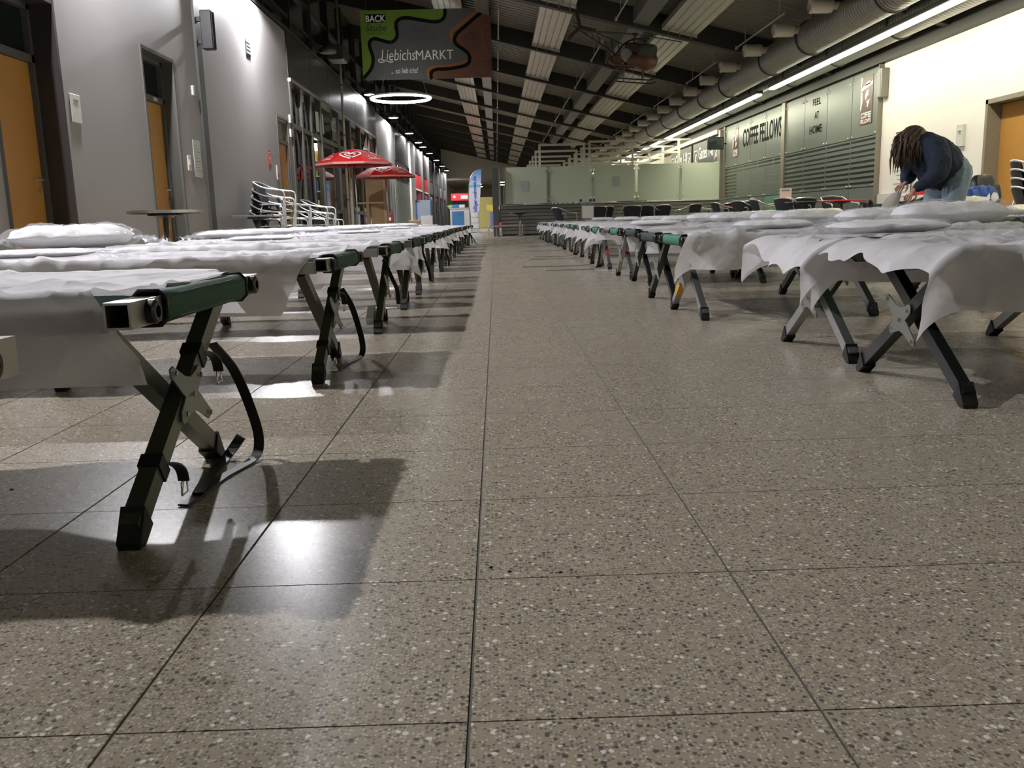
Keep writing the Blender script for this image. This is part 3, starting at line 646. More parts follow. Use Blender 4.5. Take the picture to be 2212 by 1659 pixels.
# ring lamp
t = thing('ring_lamp', 'large glowing ring lamp hanging below the banner', 'lamp', (-2.2, 22, 3.47))
MB().tube([(.70*cos(2*pi*k/48), .70*sin(2*pi*k/48), 0) for k in range(48)], .032, 8, True).build('glowing_ring', emis('ring_glow', (1, .98, .9), 16), t, True)
MB().tube([(.735*cos(2*pi*k/48), .735*sin(2*pi*k/48), .03) for k in range(48)], .02, 6, True).build('ring_housing', M_whitep, t, True)
MB().tube([(0, 0, 5.3-3.47), (0, 0, roof(-2.2)-.02-3.47)], .004, 5).build('suspension_wire', M_frame, t)
for k in range(3): MB().tube([(.7*cos(2*pi*k/3+.4), .7*sin(2*pi*k/3+.4), .03), (.1*cos(2*pi*k/3), .1*sin(2*pi*k/3), 5.3-3.47)], .003, 5).build('suspension_wire', M_frame, t)
# model helicopter
t = thing('model_helicopter', 'brown model helicopter with lattice tail hanging from the roof', 'helicopter', (2.75, 19, 3.75)); 
M_heli = mat('heli_brown', (.10, .04, .02), .4, 0, .3, 6); M_hd = mat('heli_dark', (.03, .025, .02), .4, .2); M_hg = mat('heli_glass', (.05, .06, .06), .08, 0, 0, 1, 0, 1, .8)
cab = MB(); n = 14
prof = [(.02, .03, .03), (.08, .13, .09), (.2, .18, .13), (.34, .21, .18), (.48, .20, .19), (.58, .16, .16), (.65, .09, .10), (.68, .02, .02)]
for s_ in (-1, 1): MB().tube(smoothpath([(-.32, s_*.06, .08), (-.26, s_*.12, -.1), (-.05, s_*.14, -.15), (.2, s_*.13, -.14)], 4), .02, 6).build('keel_tube', M_heli, t, True)
MB().tube([(-.22+.13*cos(2*pi*k/18), 0, -.08+.13*sin(2*pi*k/18)) for k in range(18)], .014, 6, True).build('tail_hoop', M_hd, t, True)
MB().bbox(-.28, -.02, -.1, .1, -.12, .06, .03).build('fuel_tank', M_heli, t)
MB().tube(smoothpath([(-.2, 0, .05), (-.05, 0, .28), (.2, 0, .4), (.4, 0, .36)], 4), .02, 6).build('roof_frame', M_hd, t, True)
cab.grid([[(x, ry*cos(2*pi*k/n), -.02+rz*sin(2*pi*k/n)) for k in range(n+1)] for x, ry, rz in prof]); cab.build('cabin', M_heli, t, True)
cab = MB(); cab.grid([[(.42+.22*sin(a*pi/8)*1.0, .20*cos(a*pi/8)*cos(b*pi/8), .05+.27*sin(b*pi/8)*abs(cos(a*pi/16))) for b in range(9)] for a in range(-4, 5)]); cab.build('canopy', M_hg, t, True)
MB().bbox(-.02, .28, -.12, .12, .1, .3, .03).build('engine', M_hd, t); MB().lathe([(.1, -.14), (.13, -.1), (.13, .1), (.1, .14)], 18, (.02, 0, .08), Matrix.Rotation(pi/2, 4, 'X')).build('fan_wheel', M_steel, t, 'auto')
MB().tube([(.16, 0, .28), (.16, 0, .5)], .02, 8).build('rotor_mast', M_hd, t, True); MB().lathe([(0, -.03), (.06, -.02), (.06, .02), (0, .03)], 12, (.16, 0, .48)).build('rotor_hub', M_hd, t)
for a_ in (0.35, .35+pi):
    c, s_ = cos(a_), sin(a_); MB().add([(.16+c*.06-s_*.045, s_*.06+c*.045, .49), (.16+c*1.0-s_*.05, s_*1.0+c*.05, .45), (.16+c*1.0+s_*.05, s_*1.0-c*.05, .44), (.16+c*.06+s_*.045, s_*.06-c*.045, .48),
        (.16+c*.06-s_*.045, s_*.06+c*.045, .475), (.16+c*1.0-s_*.05, s_*1.0+c*.05, .435), (.16+c*1.0+s_*.05, s_*1.0-c*.05, .425), (.16+c*.06+s_*.045, s_*.06-c*.045, .465)], [(0,1,2,3), (7,6,5,4), (0,4,5,1), (2,6,7,3), (1,5,6,2), (0,3,7,4)]).build('rotor_blade', M_hd, t)
tb = Vector((-1.12, 0, .62)); roots = [Vector((-.1, .12, .02)), Vector((-.1, -.12, .02)), Vector((-.08, 0, .28))]
ends = [tb+Vector((0, .02, -.03)), tb+Vector((0, -.02, -.03)), tb+Vector((0, 0, .04))]
for r_, e_ in zip(roots, ends): MB().tube([r_, e_], .013, 6).build('tail_tube', M_hd, t)
for k in range(7):
    f0, f1 = k/7, (k+.6)/7
    for i, j in ((0, 2), (1, 2), (0, 1)): MB().tube([roots[i].lerp(ends[i], f0), roots[j].lerp(ends[j], f1)], .006, 5).build('tail_brace', M_hd, t)
for a_ in (.5, .5+2*pi/3, .5+4*pi/3):
    MB().bar(tb+Vector((.14, -.05, -.05)), tb+Vector((.14+.34*cos(a_+1.4), -.05, -.05+.34*sin(a_+1.4))), .02, .07, (0, 0, 1) if abs(sin(a_+1.4)) < .9 else (1, 0, 0)).build('tail_rotor_blade', M_hd, t)
MB().lathe([(0, -.02), (.03, -.02), (.03, .02), (0, .02)], 10, tb+Vector((.14, -.04, -.05)), Matrix.Rotation(pi/2, 4, 'X')).build('tail_rotor_hub', M_hd, t)
for s_ in (-1, 1):
    MB().tube(smoothpath([(-.15, s_*.25, -.42), (.4, s_*.25, -.43), (.6, s_*.25, -.42), (.68, s_*.25, -.37)], 3), .015, 6).build('skid', M_hd, t)
    for x in (.0, .4): MB().tube([(x, s_*.1, -.17), (x, s_*.25, -.42)], .012, 6).build('skid_strut', M_heli, t)
MB().tube([(.16, 0, .5), (.16, 0, roof(2.9)-3.75)], .004, 5).build('suspension_wire', M_frame, t)
t.rotation_euler = (0, radians(6), radians(-12))
# ================================================================== COFFEE WALL (glass panels with lettering) on the right
CX = XR-.06
gw = thing('glass_wall', 'frosted grey-green glass wall with dark stripes and coffee shop lettering', 'glass wall', (XR, 18.05, 0)); G0 = Vector((XR, 18.05, 0))
def yx(u, v=300): return at(u, v, X=XR).y
M_frost = mat('frosted_glass', (.125, .14, .125), .38, 0, .05, 1.0, 0, 1, .25); M_stripe = mat('clear_strip', (.012, .014, .012), .2, 0, 0, 1, 0, 1, .3); M_strip_refl = mat('strip_reflection', (.098, .112, .098), .3, 0, 0)
M_teal = mat('teal_glass', (.10, .24, .17), .3, 0, .04, 1); M_gpost = mat('beige_post', (.20, .18, .145), .45, .1)
b1 = [yx(u) for u in (1902, 1843.6, 1790.5, 1742, 1702)]; b2 = [yx(u) for u in (1695, 1659, 1626.5, 1596.6, 1572)]
MB().box(0, .3, 0, 12.15, 0, 3.38).build('backing', mat('cafe_dark', (.03, .032, .03), .6), gw)
for a, b in ((18.06, b1[0]), (b1[4], b2[0]), (b2[4], 30.15)): MB().box(-.1, 0, a-18.05, b-18.05, 0, 3.375).build('post', M_gpost, gw)
stud = MB().lathe([(.024, 0), (.024, .02), (.014, .028), (0, .03)], 10, (0, 0, 0), Matrix.Rotation(-pi/2, 4, 'Y')).mesh('stud', M_chrome, 'auto')
for bi, B in enumerate((b1, b2)):
    for k in range(4):
        a, b = B[k]+.012-18.05, B[k+1]-.012-18.05
        MB().box(-.06, -.045, a, b, 2.05, 3.34).build('upper_pane', M_frost, gw)
        MB().box(-.06, -.045, a, b, 1.03, 2.035).build('middle_pane', M_frost, gw)
        MB().box(-.06, -.045, a, b, .02, 1.015).build('lower_pane', M_teal if (bi == 1 and k == 0) else M_frost, gw)
        for q in range(9):
            z = 2.0-q*.108; h = .048 if q not in (1, 3) else .036
            segs = [(a+.02, b-.02)]
            mt = M_stripe
            if bi == 1 and k < 3:
                if q < 2: m_ = (b-a)/2; segs = [(a+.02, a+m_-.05), (a+m_+.05, b-.02)]
                else: mt = M_strip_refl  # lower strips paled: reflection on the glass painted into their colour
            for s0, s1 in segs: MB().box(-.0615, -.06, s0, s1, z-h, z).build('stripe', mt, gw)
        for y in (a+.09, b-.09):
            for z in (3.2, 2.08, 1.06): ob('stud', stud, gw, (-.06, y, z))
ex_, ez_ = Vector((0, -1, 0)), Vector((0, 0, 1))
def wtext(body, u0, v0, u1, v1, mt, shear=0., bold=0., par=None, X=CX-.002):
    p = at(u0, v0, X=X); q = at(u1, v1, X=X)
    return fit_text('lettering', body, mt, par or gw, Vector((X, p.y, p.z))-(G0 if par is None else par.location), ex_, ez_, p.y-q.y, q.z-p.z, shear, bold, .003)
ztl = at(1608, 318, X=CX).z
wtext('COFFEE FELLOWS', 1604.5, 319, 1689.5, 250, M_bprint, 0, .022)
wtext('FEEL', 1756, 230, 1774, 209, M_bprint, 0, .012); wtext('AT', 1759.5, 258, 1769.5, 239, M_bprint, 0, .012); wtext('HOME', 1748.5, 291.5, 1776, 266.5, M_bprint, 0, .012)
M_coffee = mat('coffee_brown', (.06, .012, .01), .4, 0, .04, 4)
def logo(u0, v0, u1, v1):
    p = at(u0, v0, X=CX-.004); q = at(u1, v1, X=CX-.004); w = p.y-q.y; h = q.z-p.z
    o = Vector((CX-.004, p.y, p.z))-G0
    pl = MB(); pl.prism([(0, 0), (w, 0), (w, h), (0, h)], .004, o, ex_, ez_); pl.build('logo_plate', M_coffee, gw)
    def sh(pts, nm='logo_shape', d=.006): m_ = MB(); m_.add([o+ex_*(x*w)+ez_*(y*h)+Vector((-d, 0, 0)) for x, y in pts], [tuple(range(len(pts)))]); m_.build(nm, M_wprint, gw)
    sh([(0, .74), (.06, .86), (.10, .98), (0, 1)]); sh([(0, .70), (.98, .80), (1, .86), (.5, .83), (.28, .82), (0, .75)])
    sh([(.3, .80), (.45, .86), (.7, .89), (.8, .82)]); sh([(0, .29), (.08, .36), (.16, .52), (.12, .68), (0, .7)])
    sh([(.38, .62), (.5, .70), (.62, .71), (.64, .60), (.5, .57), (.45, .50), (.36, .55)]); sh([(.48, .46), (.62, .50), (.72, .47), (.66, .40), (.6, .34), (.54, .37), (.56, .43)]); sh([(.7, .5), (.76, .52), (.74, .46)])
    fit_text('logo_letters', 'COFFEE', M_wprint, gw, o+ex_*(.06*w)+ez_*(.135*h), ex_, ez_, .86*w, .12*h, 0, .02, .006)
    fit_text('logo_letters', 'FELLOWS', M_wprint, gw, o+ex_*(.06*w)+ez_*(.03*h), ex_, ez_, .86*w, .085*h, 0, .02, .006)
logo(1857.5, 272, 1888, 158); logo(1582.5, 341, 1595.5, 274)
MB().box(-.0625, -.06, yx(1625)-18.05-.6, yx(1625)-18.05-.15, .98, 1.0).build('price_strip', M_wprint, gw)
t = thing('wall_speaker', 'slim grey loudspeaker column at the corner of the glass wall and white wall', 'speaker', (XR-.001, 17.9, 2.72))
MB().bbox(-.16, 0, -.09, .09, 0, .55, .012).build('cabinet', mat('speaker_grey', (.2, .19, .17), .4, .3), t); MB().box(-.165, -.16, -.07, .07, .03, .52).build('grille', M_gprint, t)
# ================================================================== KIOSK
KY = 30.2
kk = thing('kiosk', 'long kiosk front with grey slat base and frosted glass screens', 'kiosk', (0, KY, 0))
M_slat = mat('slat_grey', (.22, .21, .19), .32, .35, .06, 3); M_kglass = mix_transparent('kiosk_frost', (.70, .75, .64), .4, (.8, .88, .74), .3, True)
MB().box(.2, XR-.02, .06, .6, 0, 1.0).build('carcass', M_black, kk)
for q in range(8):
    z = .06+q*.118; MB().bbox(.17, XR-.01, 0, .05, z, z+.105, .008).build('slat', M_slat, kk)
MB().bbox(.15, XR-.01, -.04, .62, 1.005, 1.035, .005).build('counter_top', M_steel, kk)
kx = [.30+1.485*q for q in range(6)]; kx[5] = XR-.06
for x in kx:
    MB().box(x-.035, x-.01, .02, .06, 1.035, 2.26).build('post', M_steel, kk); MB().box(x+.01, x+.035, .02, .06, 1.035, 2.26).build('post', M_steel, kk)
clamp = MB().lathe([(.04, -.02), (.04, .02)], 12, (0, 0, 0), Matrix.Rotation(pi/2, 4, 'X')).mesh('glass_clamp', M_chrome, 'auto')
for q in range(5):
    MB().box(kx[q]+.05, kx[q+1]-.05, .03, .045, 1.06, 2.26).build('glass_screen', M_kglass, kk)
    for x in (kx[q]+.06, kx[q+1]-.06):
        for z in (1.2, 2.12): ob('glass_clamp', clamp, kk, (x, .025, z))
for q, (u, v) in enumerate(((1133, 402), (1330, 392))):
    p = at(u, v, Y=KY+.028); MB().box(p.x-.13, p.x+.13, .024, .028, p.z-.16, p.z+.16).build('taped_sheet', mat('taped_sheet', (.48, .54, .52), .5), kk)
t = thing('yellow_crate', 'yellow box shape glowing through the frosted kiosk glass', 'box', (4.65, KY+.36, 1.037)); MB().bbox(-.62, .62, -.14, .14, 0, .33, .12).build('box_body', mat('yellow_box', (.75, .62, .02), .5), t)
MB().bbox(-.16, .16, -.145, -.14, .08, .2, .002).build('box_label', M_wprint, t)
MB().box(XR-.2, XR-.01, -.02, .2, 0, 3.3).build('corner_post', M_gpost, kk)
MB().bbox(-.10, .10, -.05, 2.5, 0, 2.28, .01).build('side_column', mat('kiosk_side', (.10, .11, .115), .35, .2), kk)
MB().box(.10, .17, .02, 2.5, 1.04, 2.27).build('side_edge', M_steel, kk)
t = thing('guard_rail', 'low chrome guard rail round the kiosk corner', 'rail', (-.2, KY-.3, 0))
MB().tube(smoothpath([(-.06, -.25, 0), (-.06, -.25, .30), (-.02, -.2, .34), (.2, -.2, .35), (1.0, -.2, .35), (1.06, -.2, .3), (1.06, -.2, 0)], 4), .02, 8).build('rail_tube', M_chrome, t, True); MB().tube([(.2, -.2, 0), (.2, -.2, .35)], .015, 8).build('rail_post', M_chrome, t)
# white pergola frames behind the kiosk
M_perg = mat('white_frame', (.55, .53, .44), .45, 0, .03, 3)
for q in range(7):
    y = 34.0+3.2*q
    t = thing('white_portal_frame', 'white tubular portal frame, %s behind the kiosk glass' % ORD[q+1], 'frame', (0, y, 0))
    for x in (1.7, 3.38, 3.58, 5.2, 6.95): MB().box(x-.04, x+.04, -.04, .04, 0, 3.22 if x < 3.5 else 3.30).build('post', M_perg, t)
    MB().box(1.66, 3.42, -.04, .04, 3.22, 3.30).build('top_bar', M_perg, t); MB().box(3.54, XR-.35, -.04, .04, 3.30, 3.375).build('top_bar', M_perg, t)
    MB().box(3.42, 6.91, -.03, .03, 2.85, 2.92).build('cross_bar', M_perg, t)
t = thing('black_screen', 'large black screen hanging behind the white portal frames', 'screen', (3.2, 49.5, 3.4)); MB().bbox(-.98, .98, 0, .12, 0, 1.15, .01).build('panel', M_black, t); MB().tube([(-.7, .06, 1.15), (-.7, .06, roof(2.5)-3.4)], .01, 6).build('hanger', M_dark, t); MB().tube([(.7, .06, 1.15), (.7, .06, roof(3.9)-3.4)], .01, 6).build('hanger', M_dark, t)
# gate signs on the right behind the kiosk
def sign_frame(nm, label, y0, y1, txt):
    t = thing(nm, label, 'sign', (XR-.05, y0, 2.05)); L = y1-y0
    MB().bbox(-.08, 0, 0, L, 0, 1.12, .01).build('sign_box', mat('sign_black', (.035, .034, .032), .5), t)
    fit_text('lettering', txt, M_wprint, t, (-.08, L-.95, .50), (0, -1, 0), (0, 0, 1), L-1.75, .44, 0, .01, .004)
    for yc in (L-.45, .40):
        m = MB()
        for (a, b) in (((-.26, .25), (.26, .25)), ((.26, .25), (.26, .85)), ((.26, .85), (-.26, .85)), ((-.26, .85), (-.26, .25))): m.ribbon([a, b], .035, (-.08, yc, 0), (0, -1, 0), (0, 0, 1), .004)
        m.build('icon_frame', M_wprint, t)
        MB().ribbon([(-.16, .38), (-.02, .55), (.16, .72)], .07, (-.08, yc, 0), (0, -1, 0), (0, 0, 1), .004, [.03, .1, .05]).build('plane_symbol', M_wprint, t)
        MB().ribbon([(-.02, .72), (.02, .58), (.15, .42)], .05, (-.08, yc, 0), (0, -1, 0), (0, 0, 1), .0045).build('plane_wing', M_wprint, t)
sign_frame('gate_sign', 'dark gate sign with white letters and plane icons beside the television', 30.6, 34.6, 'Gates 1-8')
sign_frame('gate_sign', 'second dark gate sign, farther along behind the white frames', 34.9, 38.9, 'Gates 1-8')
struct(MB().box(XR-.25, XR, 30.45, 60, 3.20, 3.34).build('trim_3', M_perg), 'pale ledge above the gate signs')
t = thing('television', 'black television on a swivel arm at the glass wall corner', 'television', (7.28, 29.6, 2.62))
MB().bbox(-.30, .24, -.05, .03, 0, .40, .012).build('screen_case', M_black, t); MB().box(-.27, .21, -.052, -.05, .03, .37).build('screen_glass', M_dglass, t); MB().tube([(0, .03, .2), (.18, .15, .2), (.38, .2, .2)], .02, 8).build('arm', M_black, t)
# ================================================================== CAMP BEDS
M_olive = mat('olive_tube', (.15, .15, .115), .36, .65, .08, 12); M_alu = mat('alu_tube', (.36, .36, .36), .32, .8, .06, 12); M_blk = mat('black_tube', (.02, .021, .022), .35, .3, .1, 12)
M_rail = mat('raw_tube', (.42, .40, .35), .33, .85, .08, 15)
M_canvas = mat('green_canvas', (.008, .05, .026), .75, 0, .12, 30, .25, 400); M_canvas2 = mat('bright_green_canvas', (.02, .16, .085), .7, 0, .1, 30, .25, 400); M_dkgreen = mat('dark_green_canvas', (.012, .028, .02), .8, 0, .1, 30, .2, 300)
M_strap = mat('strap_rubber', (.012, .012, .012), .5, 0, .2, 40)
M_brkt = mat('bracket_grey', (.24, .25, .22), .42, .5, .05, 20); M_tapew = mat('white_tape', (.6, .6, .58), .6); M_tapeo = mat('orange_tape', (.6, .32, .03), .6); M_taper = mat('red_tape', (.5, .05, .03), .6)
BZ = .42; HWID = .37; BL = 1.96
def hollow_end(mb, y0, y1, w, t=.004):
    """open square tube along y centred on x=0, z=0"""
    o = w/2; i = o-t; c = .006
    for yy in ():
        pass
    out = [(-o, -o), (o, -o), (o, o), (-o, o)]; inn = [(-i, -i), (i, -i), (i, i), (-i, i)]
    b = len(mb.v)
    for y in (y0, y1):
        mb.v += [Vector((x, y, z)) for x, z in out]; mb.v += [Vector((x, y, z)) for x, z in inn]
    for k in range(4):
        j = (k+1) % 4
        mb.f += [(b+k, b+j, b+8+j, b+8+k), (b+4+k, b+12+k, b+12+j, b+4+j), (b+k, b+4+k, b+4+j, b+j), (b+8+k, b+8+j, b+12+j, b+12+k)]
    return mb
def cot_meshes(M_leg, M_can, M_bar):
    d = {}
    d['rail'] = MB().box(.03, BL-.03, -.02, .02, -.02, .02).mesh('side_rail', M_bar)
    d['bar'] = hollow_end(MB(), -.385, .385, .044).mesh('end_bar', M_bar)
    sl = MB(); sec = []
    for k in range(12):
        a = 2*pi*k/12; q = 1/max(abs(cos(a)), abs(sin(a))); q = min(q, 1.28); sec.append((.0275*q*cos(a), .0275*q*sin(a)))
    rows = []
    for yy, e in ((-.25, .96), (-.245, 1.05), (-.15, 1.0), (0, 1.01), (.15, 1.0), (.245, 1.05), (.25, .96)): rows.append([(x*e, yy, z*e) for x, z in sec+sec[:1]])
    d['sleeve'] = sl.grid(rows).mesh('canvas_sleeve', M_can, True)
    hem = MB()
    d['hem'] = MB().tube([(x*1.1, 0, z*1.1) for x, z in sec], .004, 5, True).mesh('sleeve_hem', M_black, True)
    Rk = Matrix.Rotation(-pi/2, 4, 'Y')
    d['knob'] = MB().lathe([(.021, 0), (.021, .012), (.017, .016), (.011, .016), (.010, .006), (0, .006)], 16, (0, 0, 0), Rk).mesh('pivot_knob', M_black, 'auto')
    cv = MB(); cv.grid([[(x, y, -.03*(1-(y/.35)**2)-.004) for y in [-.35+.7*k/8 for k in range(9)]] for x in (.03, .5, 1.0, 1.5, BL-.03)]); d['canvas'] = cv.mesh('canvas', M_can, True)
    f0, f1 = Vector((0, -.30, .03)), Vector((0, .265, .395))
    lg = MB(); dr = (f1-f0).normalized(); lg.bar(f0-dr*.0, f1, .040, .034, (1, 0, 0)); d['leg'] = lg.mesh('leg', M_leg)
    cap = MB(); n_ = Vector((0, dr.z, -dr.y))
    c0 = f0+dr*.035
    def ring(c, wx, wn): return [c+Vector((i*wx, 0, 0))+n_*(j*wn) for i, j in ((-1, -1), (1, -1), (1, 1), (-1, 1))]
    A = ring(c0, .022, .0255); B = ring(f0-dr*.006, .022, .0255)
    B = [Vector((p.x, p.y, max(.0, min(p.z, .012)))) for p in B]; C = [Vector((p.x*.85, p.y*1.0+.0, 0.0)) for p in B]
    cap.v += A+B+C; cap.f += [(3, 2, 1, 0)]+[(k, (k+1) % 4, 4+(k+1) % 4, 4+k) for k in range(4)]+[(4+k, 4+(k+1) % 4, 8+(k+1) % 4, 8+k) for k in range(4)]+[(8, 9, 10, 11)]
    d['cap'] = cap.mesh('foot_cap', M_rubber)
    # bracket plate at the crossing, in the y-z plane
    ctr = f0.lerp(f1, .50); cz = ctr.z+.006
    br = MB(); ca, sa = dr.y, dr.z
    def pt(a, b, s): return (s*(a*ca-b*sa), a*sa+b*ca)
    P = [pt(.115, -.012, 1), pt(.125, 0, 1), pt(.115, .012, 1), pt(.05, .019, 1), (.0, .036), pt(.05, .019, -1), pt(.075, .014, -1), pt(.08, 0, -1), pt(.07, -.014, -1), (-.036, .0), pt(-.05, .019, 1), pt(-.115, .012, 1), pt(-.125, 0, 1), pt(-.115, -.012, 1), pt(-.05, -.019, 1), (0, -.036), pt(-.05, -.019, -1), pt(-.075, -.014, -1), pt(-.08, 0, -1), pt(-.07, .014, -1), (.036, 0), pt(.05, -.019, 1)]
    br.prism(P, .004, (0, 0, cz), (0, 1, 0), (0, 0, 1)); d['bracket'] = br.mesh('cross_bracket', M_brkt)
    d['rivet'] = MB().lathe([(.006, 0), (.005, .003), (0, .004)], 8, (0, 0, 0), Rk).mesh('rivet', M_rail); d['cz'] = cz
    return d
CM = {'olive': cot_meshes(M_olive, M_canvas, M_rail), 'alu': cot_meshes(M_alu, M_canvas2, M_alu), 'black': cot_meshes(M_blk, M_dkgreen, M_blk)}
def cot(style, x, y, side, label, group, full=True, tilt=0.):
    """side -1: bed runs to -x from x; +1: to +x"""
    d = CM[style]; t = thing('camp_bed', label, 'camp bed', (x, y, 0), (0 if side > 0 else pi)+tilt, group)
    for s in (-1, 1): ob('side_rail', d['rail'], t, (0, s*(HWID-.035), BZ-.01))
    ob('canvas', d['canvas'], t, (0, 0, BZ+.012))
    for e, xx in enumerate((0, BL)):
        b = ob('end_bar', d['bar'], t, (xx, 0, BZ)); sl = ob('canvas_sleeve', d['sleeve'], t, (xx, 0, BZ))
        for s in (-1, 1):
            k = ob('pivot_knob', d['knob'], b, (-.022 if e == 0 else .022, s*(HWID-.06), 0))
            if e: k.rotation_euler = (0, 0, pi)
            ob('sleeve_hem', d['hem'], sl, (0, s*.248, 0))
    for q, xx in enumerate((.075, BL/2, BL-.075)):
        if not full and q == 1: continue
        for s in (-1, 1):
            l = ob('leg', d['leg'], t, (xx+s*.0225, 0, 0)); l.rotation_euler = (0, 0, 0 if s > 0 else pi); c = ob('foot_cap', d['cap'], l)
        b = ob('cross_bracket', d['bracket'], t, (xx-.046, 0, 0))
        for (yy, zz) in ((-.09, -.058), (.09, .058), (-.05, .032), (.05, -.032), (0, 0)): ob('rivet', d['rivet'], b, (-.004, yy, d['cz']+zz))
    return t
# ------------------------------------------------------------------ paper sheets
M_sheet = mix_transparent('paper_sheet', (.87, .855, .87), .62, (.88, .86, .86), .36, True, .10, 30, .25)
def crumple_bump(m, k1=.45, k2=.25):
    nt = m.node_tree; b = nt.nodes['Principled BSDF']; g = nt.nodes.new('ShaderNodeNewGeometry'); prev = None
    for sc, st in ((5.5, k1), (15, k2)):
        n = nt.nodes.new('ShaderNodeTexNoise'); n.inputs['Scale'].default_value = sc*.7; nt.links.new(g.outputs['Position'], n.inputs['Vector'])
        ad = nt.nodes.new('ShaderNodeVectorMath'); ad.operation = 'MULTIPLY_ADD'; ad.inputs[1].default_value = (.9/sc,)*3; nt.links.new(n.outputs['Color'], ad.inputs[0]); nt.links.new(g.outputs['Position'], ad.inputs[2])
        v = nt.nodes.new('ShaderNodeTexVoronoi'); v.inputs['Scale'].default_value = sc; nt.links.new(ad.outputs[0], v.inputs['Vector'])
        u = nt.nodes.new('ShaderNodeBump'); u.inputs['Strength'].default_value = st; u.inputs['Distance'].default_value = .35/sc; nt.links.new(v.outputs['Distance'], u.inputs['Height'])
        if prev: nt.links.new(prev, u.inputs['Normal'])
        prev = u.outputs[0]
    nt.links.new(prev, b.inputs['Normal'])
crumple_bump(M_sheet)
def nz(x, y, s): return noise.noise(Vector((x+s*13.1, y-s*7.7, s*3.3)))
def sheet(x, y, side, label, seed, df=.17, db=.15, e0=.05, e1=.0, ns=64, nt=46, flare=.0, L=1.9, hw=.35, group=None, drop_end=.0, wr=1.0, diag=0., bump_end=0., eh=.0):
    """paper sheet draped over a bed: e0 = bare strip at the aisle end (negative: overhang)"""
    R = random.Random(seed); rows = []; ph = [R.uniform(0, 6.28) for _ in range(8)]
    fold = [R.uniform(.2, L-.1) for _ in range(5)]
    ztop = BZ+.036
    cre = [(R.uniform(0, L), R.uniform(-hw, hw), R.uniform(0, 3.14), R.uniform(.006, .018), R.uniform(.05, .22), R.uniform(.018, .05)) for _ in range(34)]
    cre += [(R.uniform(0, L), -hw, R.uniform(.9, 2.2), R.uniform(.010, .022), R.uniform(.04, .10), R.uniform(.016, .04)) for _ in range(18)]
    for j in range(nt+1):
        t = -(hw+df)+(2*hw+df+db)*j/nt; row = []
        for i in range(ns+1):
            u = i/ns; u = u**1.25
            edge = e0+.05*nz(t*4, 1.7, seed)+.025*nz(t*13, 9, seed)+diag*t+(flare*max(0, abs(t)-hw)/.2)+eh*min(1, max(0, (abs(t)-.75*hw)/(.2*hw)))
            s = edge+(L-edge)*u
            dy = max(0., abs(t)-hw); dx = max(0., -s)
            sg = -1 if t < 0 else 1
            hang = dy/(df if t < 0 else db) if dy > 0 else 0
            yy = min(abs(t), hw)*sg
            # wrinkles on top
            w = .010*wr*nz(s*3.2, t*7, seed)+.007*wr*abs(nz(s*9, t*5+s*4, seed+2))+.004*wr*abs(nz(s*17+t*6, t*14, seed+5))
            for fx in fold[:3]: w += .006*exp(-((s-fx-.15*t)/.012)**2)
            cr = 0
            for cx_, cy_, ca, am, ln, wd in cre:
                ax = (s-cx_)*cos(ca)+(t-cy_)*sin(ca); ay = -(s-cx_)*sin(ca)+(t-cy_)*cos(ca)
                if abs(ay) < wd*2 and abs(ax) < ln*2: cr += am*max(0, 1-abs(ay)/wd)*exp(-(ax/ln)**2)
            w += cr*wr
            sag = -.026*(1-min(1, (t/hw)**2))*(1 if s > .05 else max(0, s/.05))
            ew = max(0, abs(t)-hw*.7)/(hw*.3)
            z = ztop+(w*(1-.35*min(1, ew))+max(0, w)*0)+sag
            z = max(z, BZ+.030-.03*(1-min(1, (t/hw)**2))*(1 if s > .1 else 0))
            if s < .06 and dy == 0: z = max(z, BZ+.032)
            # hanging part
            if dy > 0:
                r = .012; k = min(1, dy/.03)
                rip = (.022*sin(s*7+ph[0])+.016*sin(s*15+ph[1]+2*hang)+.012*nz(s*6, 2, seed))*hang*wr
                yy += sg*(r*sin(k*pi/2)+rip+cr*.8)
                z = ztop+.0-(dy-.004)*(.97)+.004*nz(s*4, t*3, seed)+.02*hang*nz(s*2.3, 5, seed)
                s += .03*hang*sin(s*3+ph[2])+.014*hang*nz(s*8, t*8, seed)
            xx = s
            if dx > 0:
                a = min(1.25, .25+dx*2.6+drop_end+.5*nz(t*5, 3, seed)); xx = -dx*cos(a); z -= dx*sin(a)
                if bump_end: z += bump_end*dx*sin(t*16+ph[4])
            row.append((xx*side, yy if side > 0 else yy, z))
        rows.append(row)
    m = MB().grid(rows); me = m.mesh('bed_sheet', M_sheet, True)
    o = ob('bed_sheet', me, None, (x, y, 0)); tag(o, label, 'bed sheet', group); return o
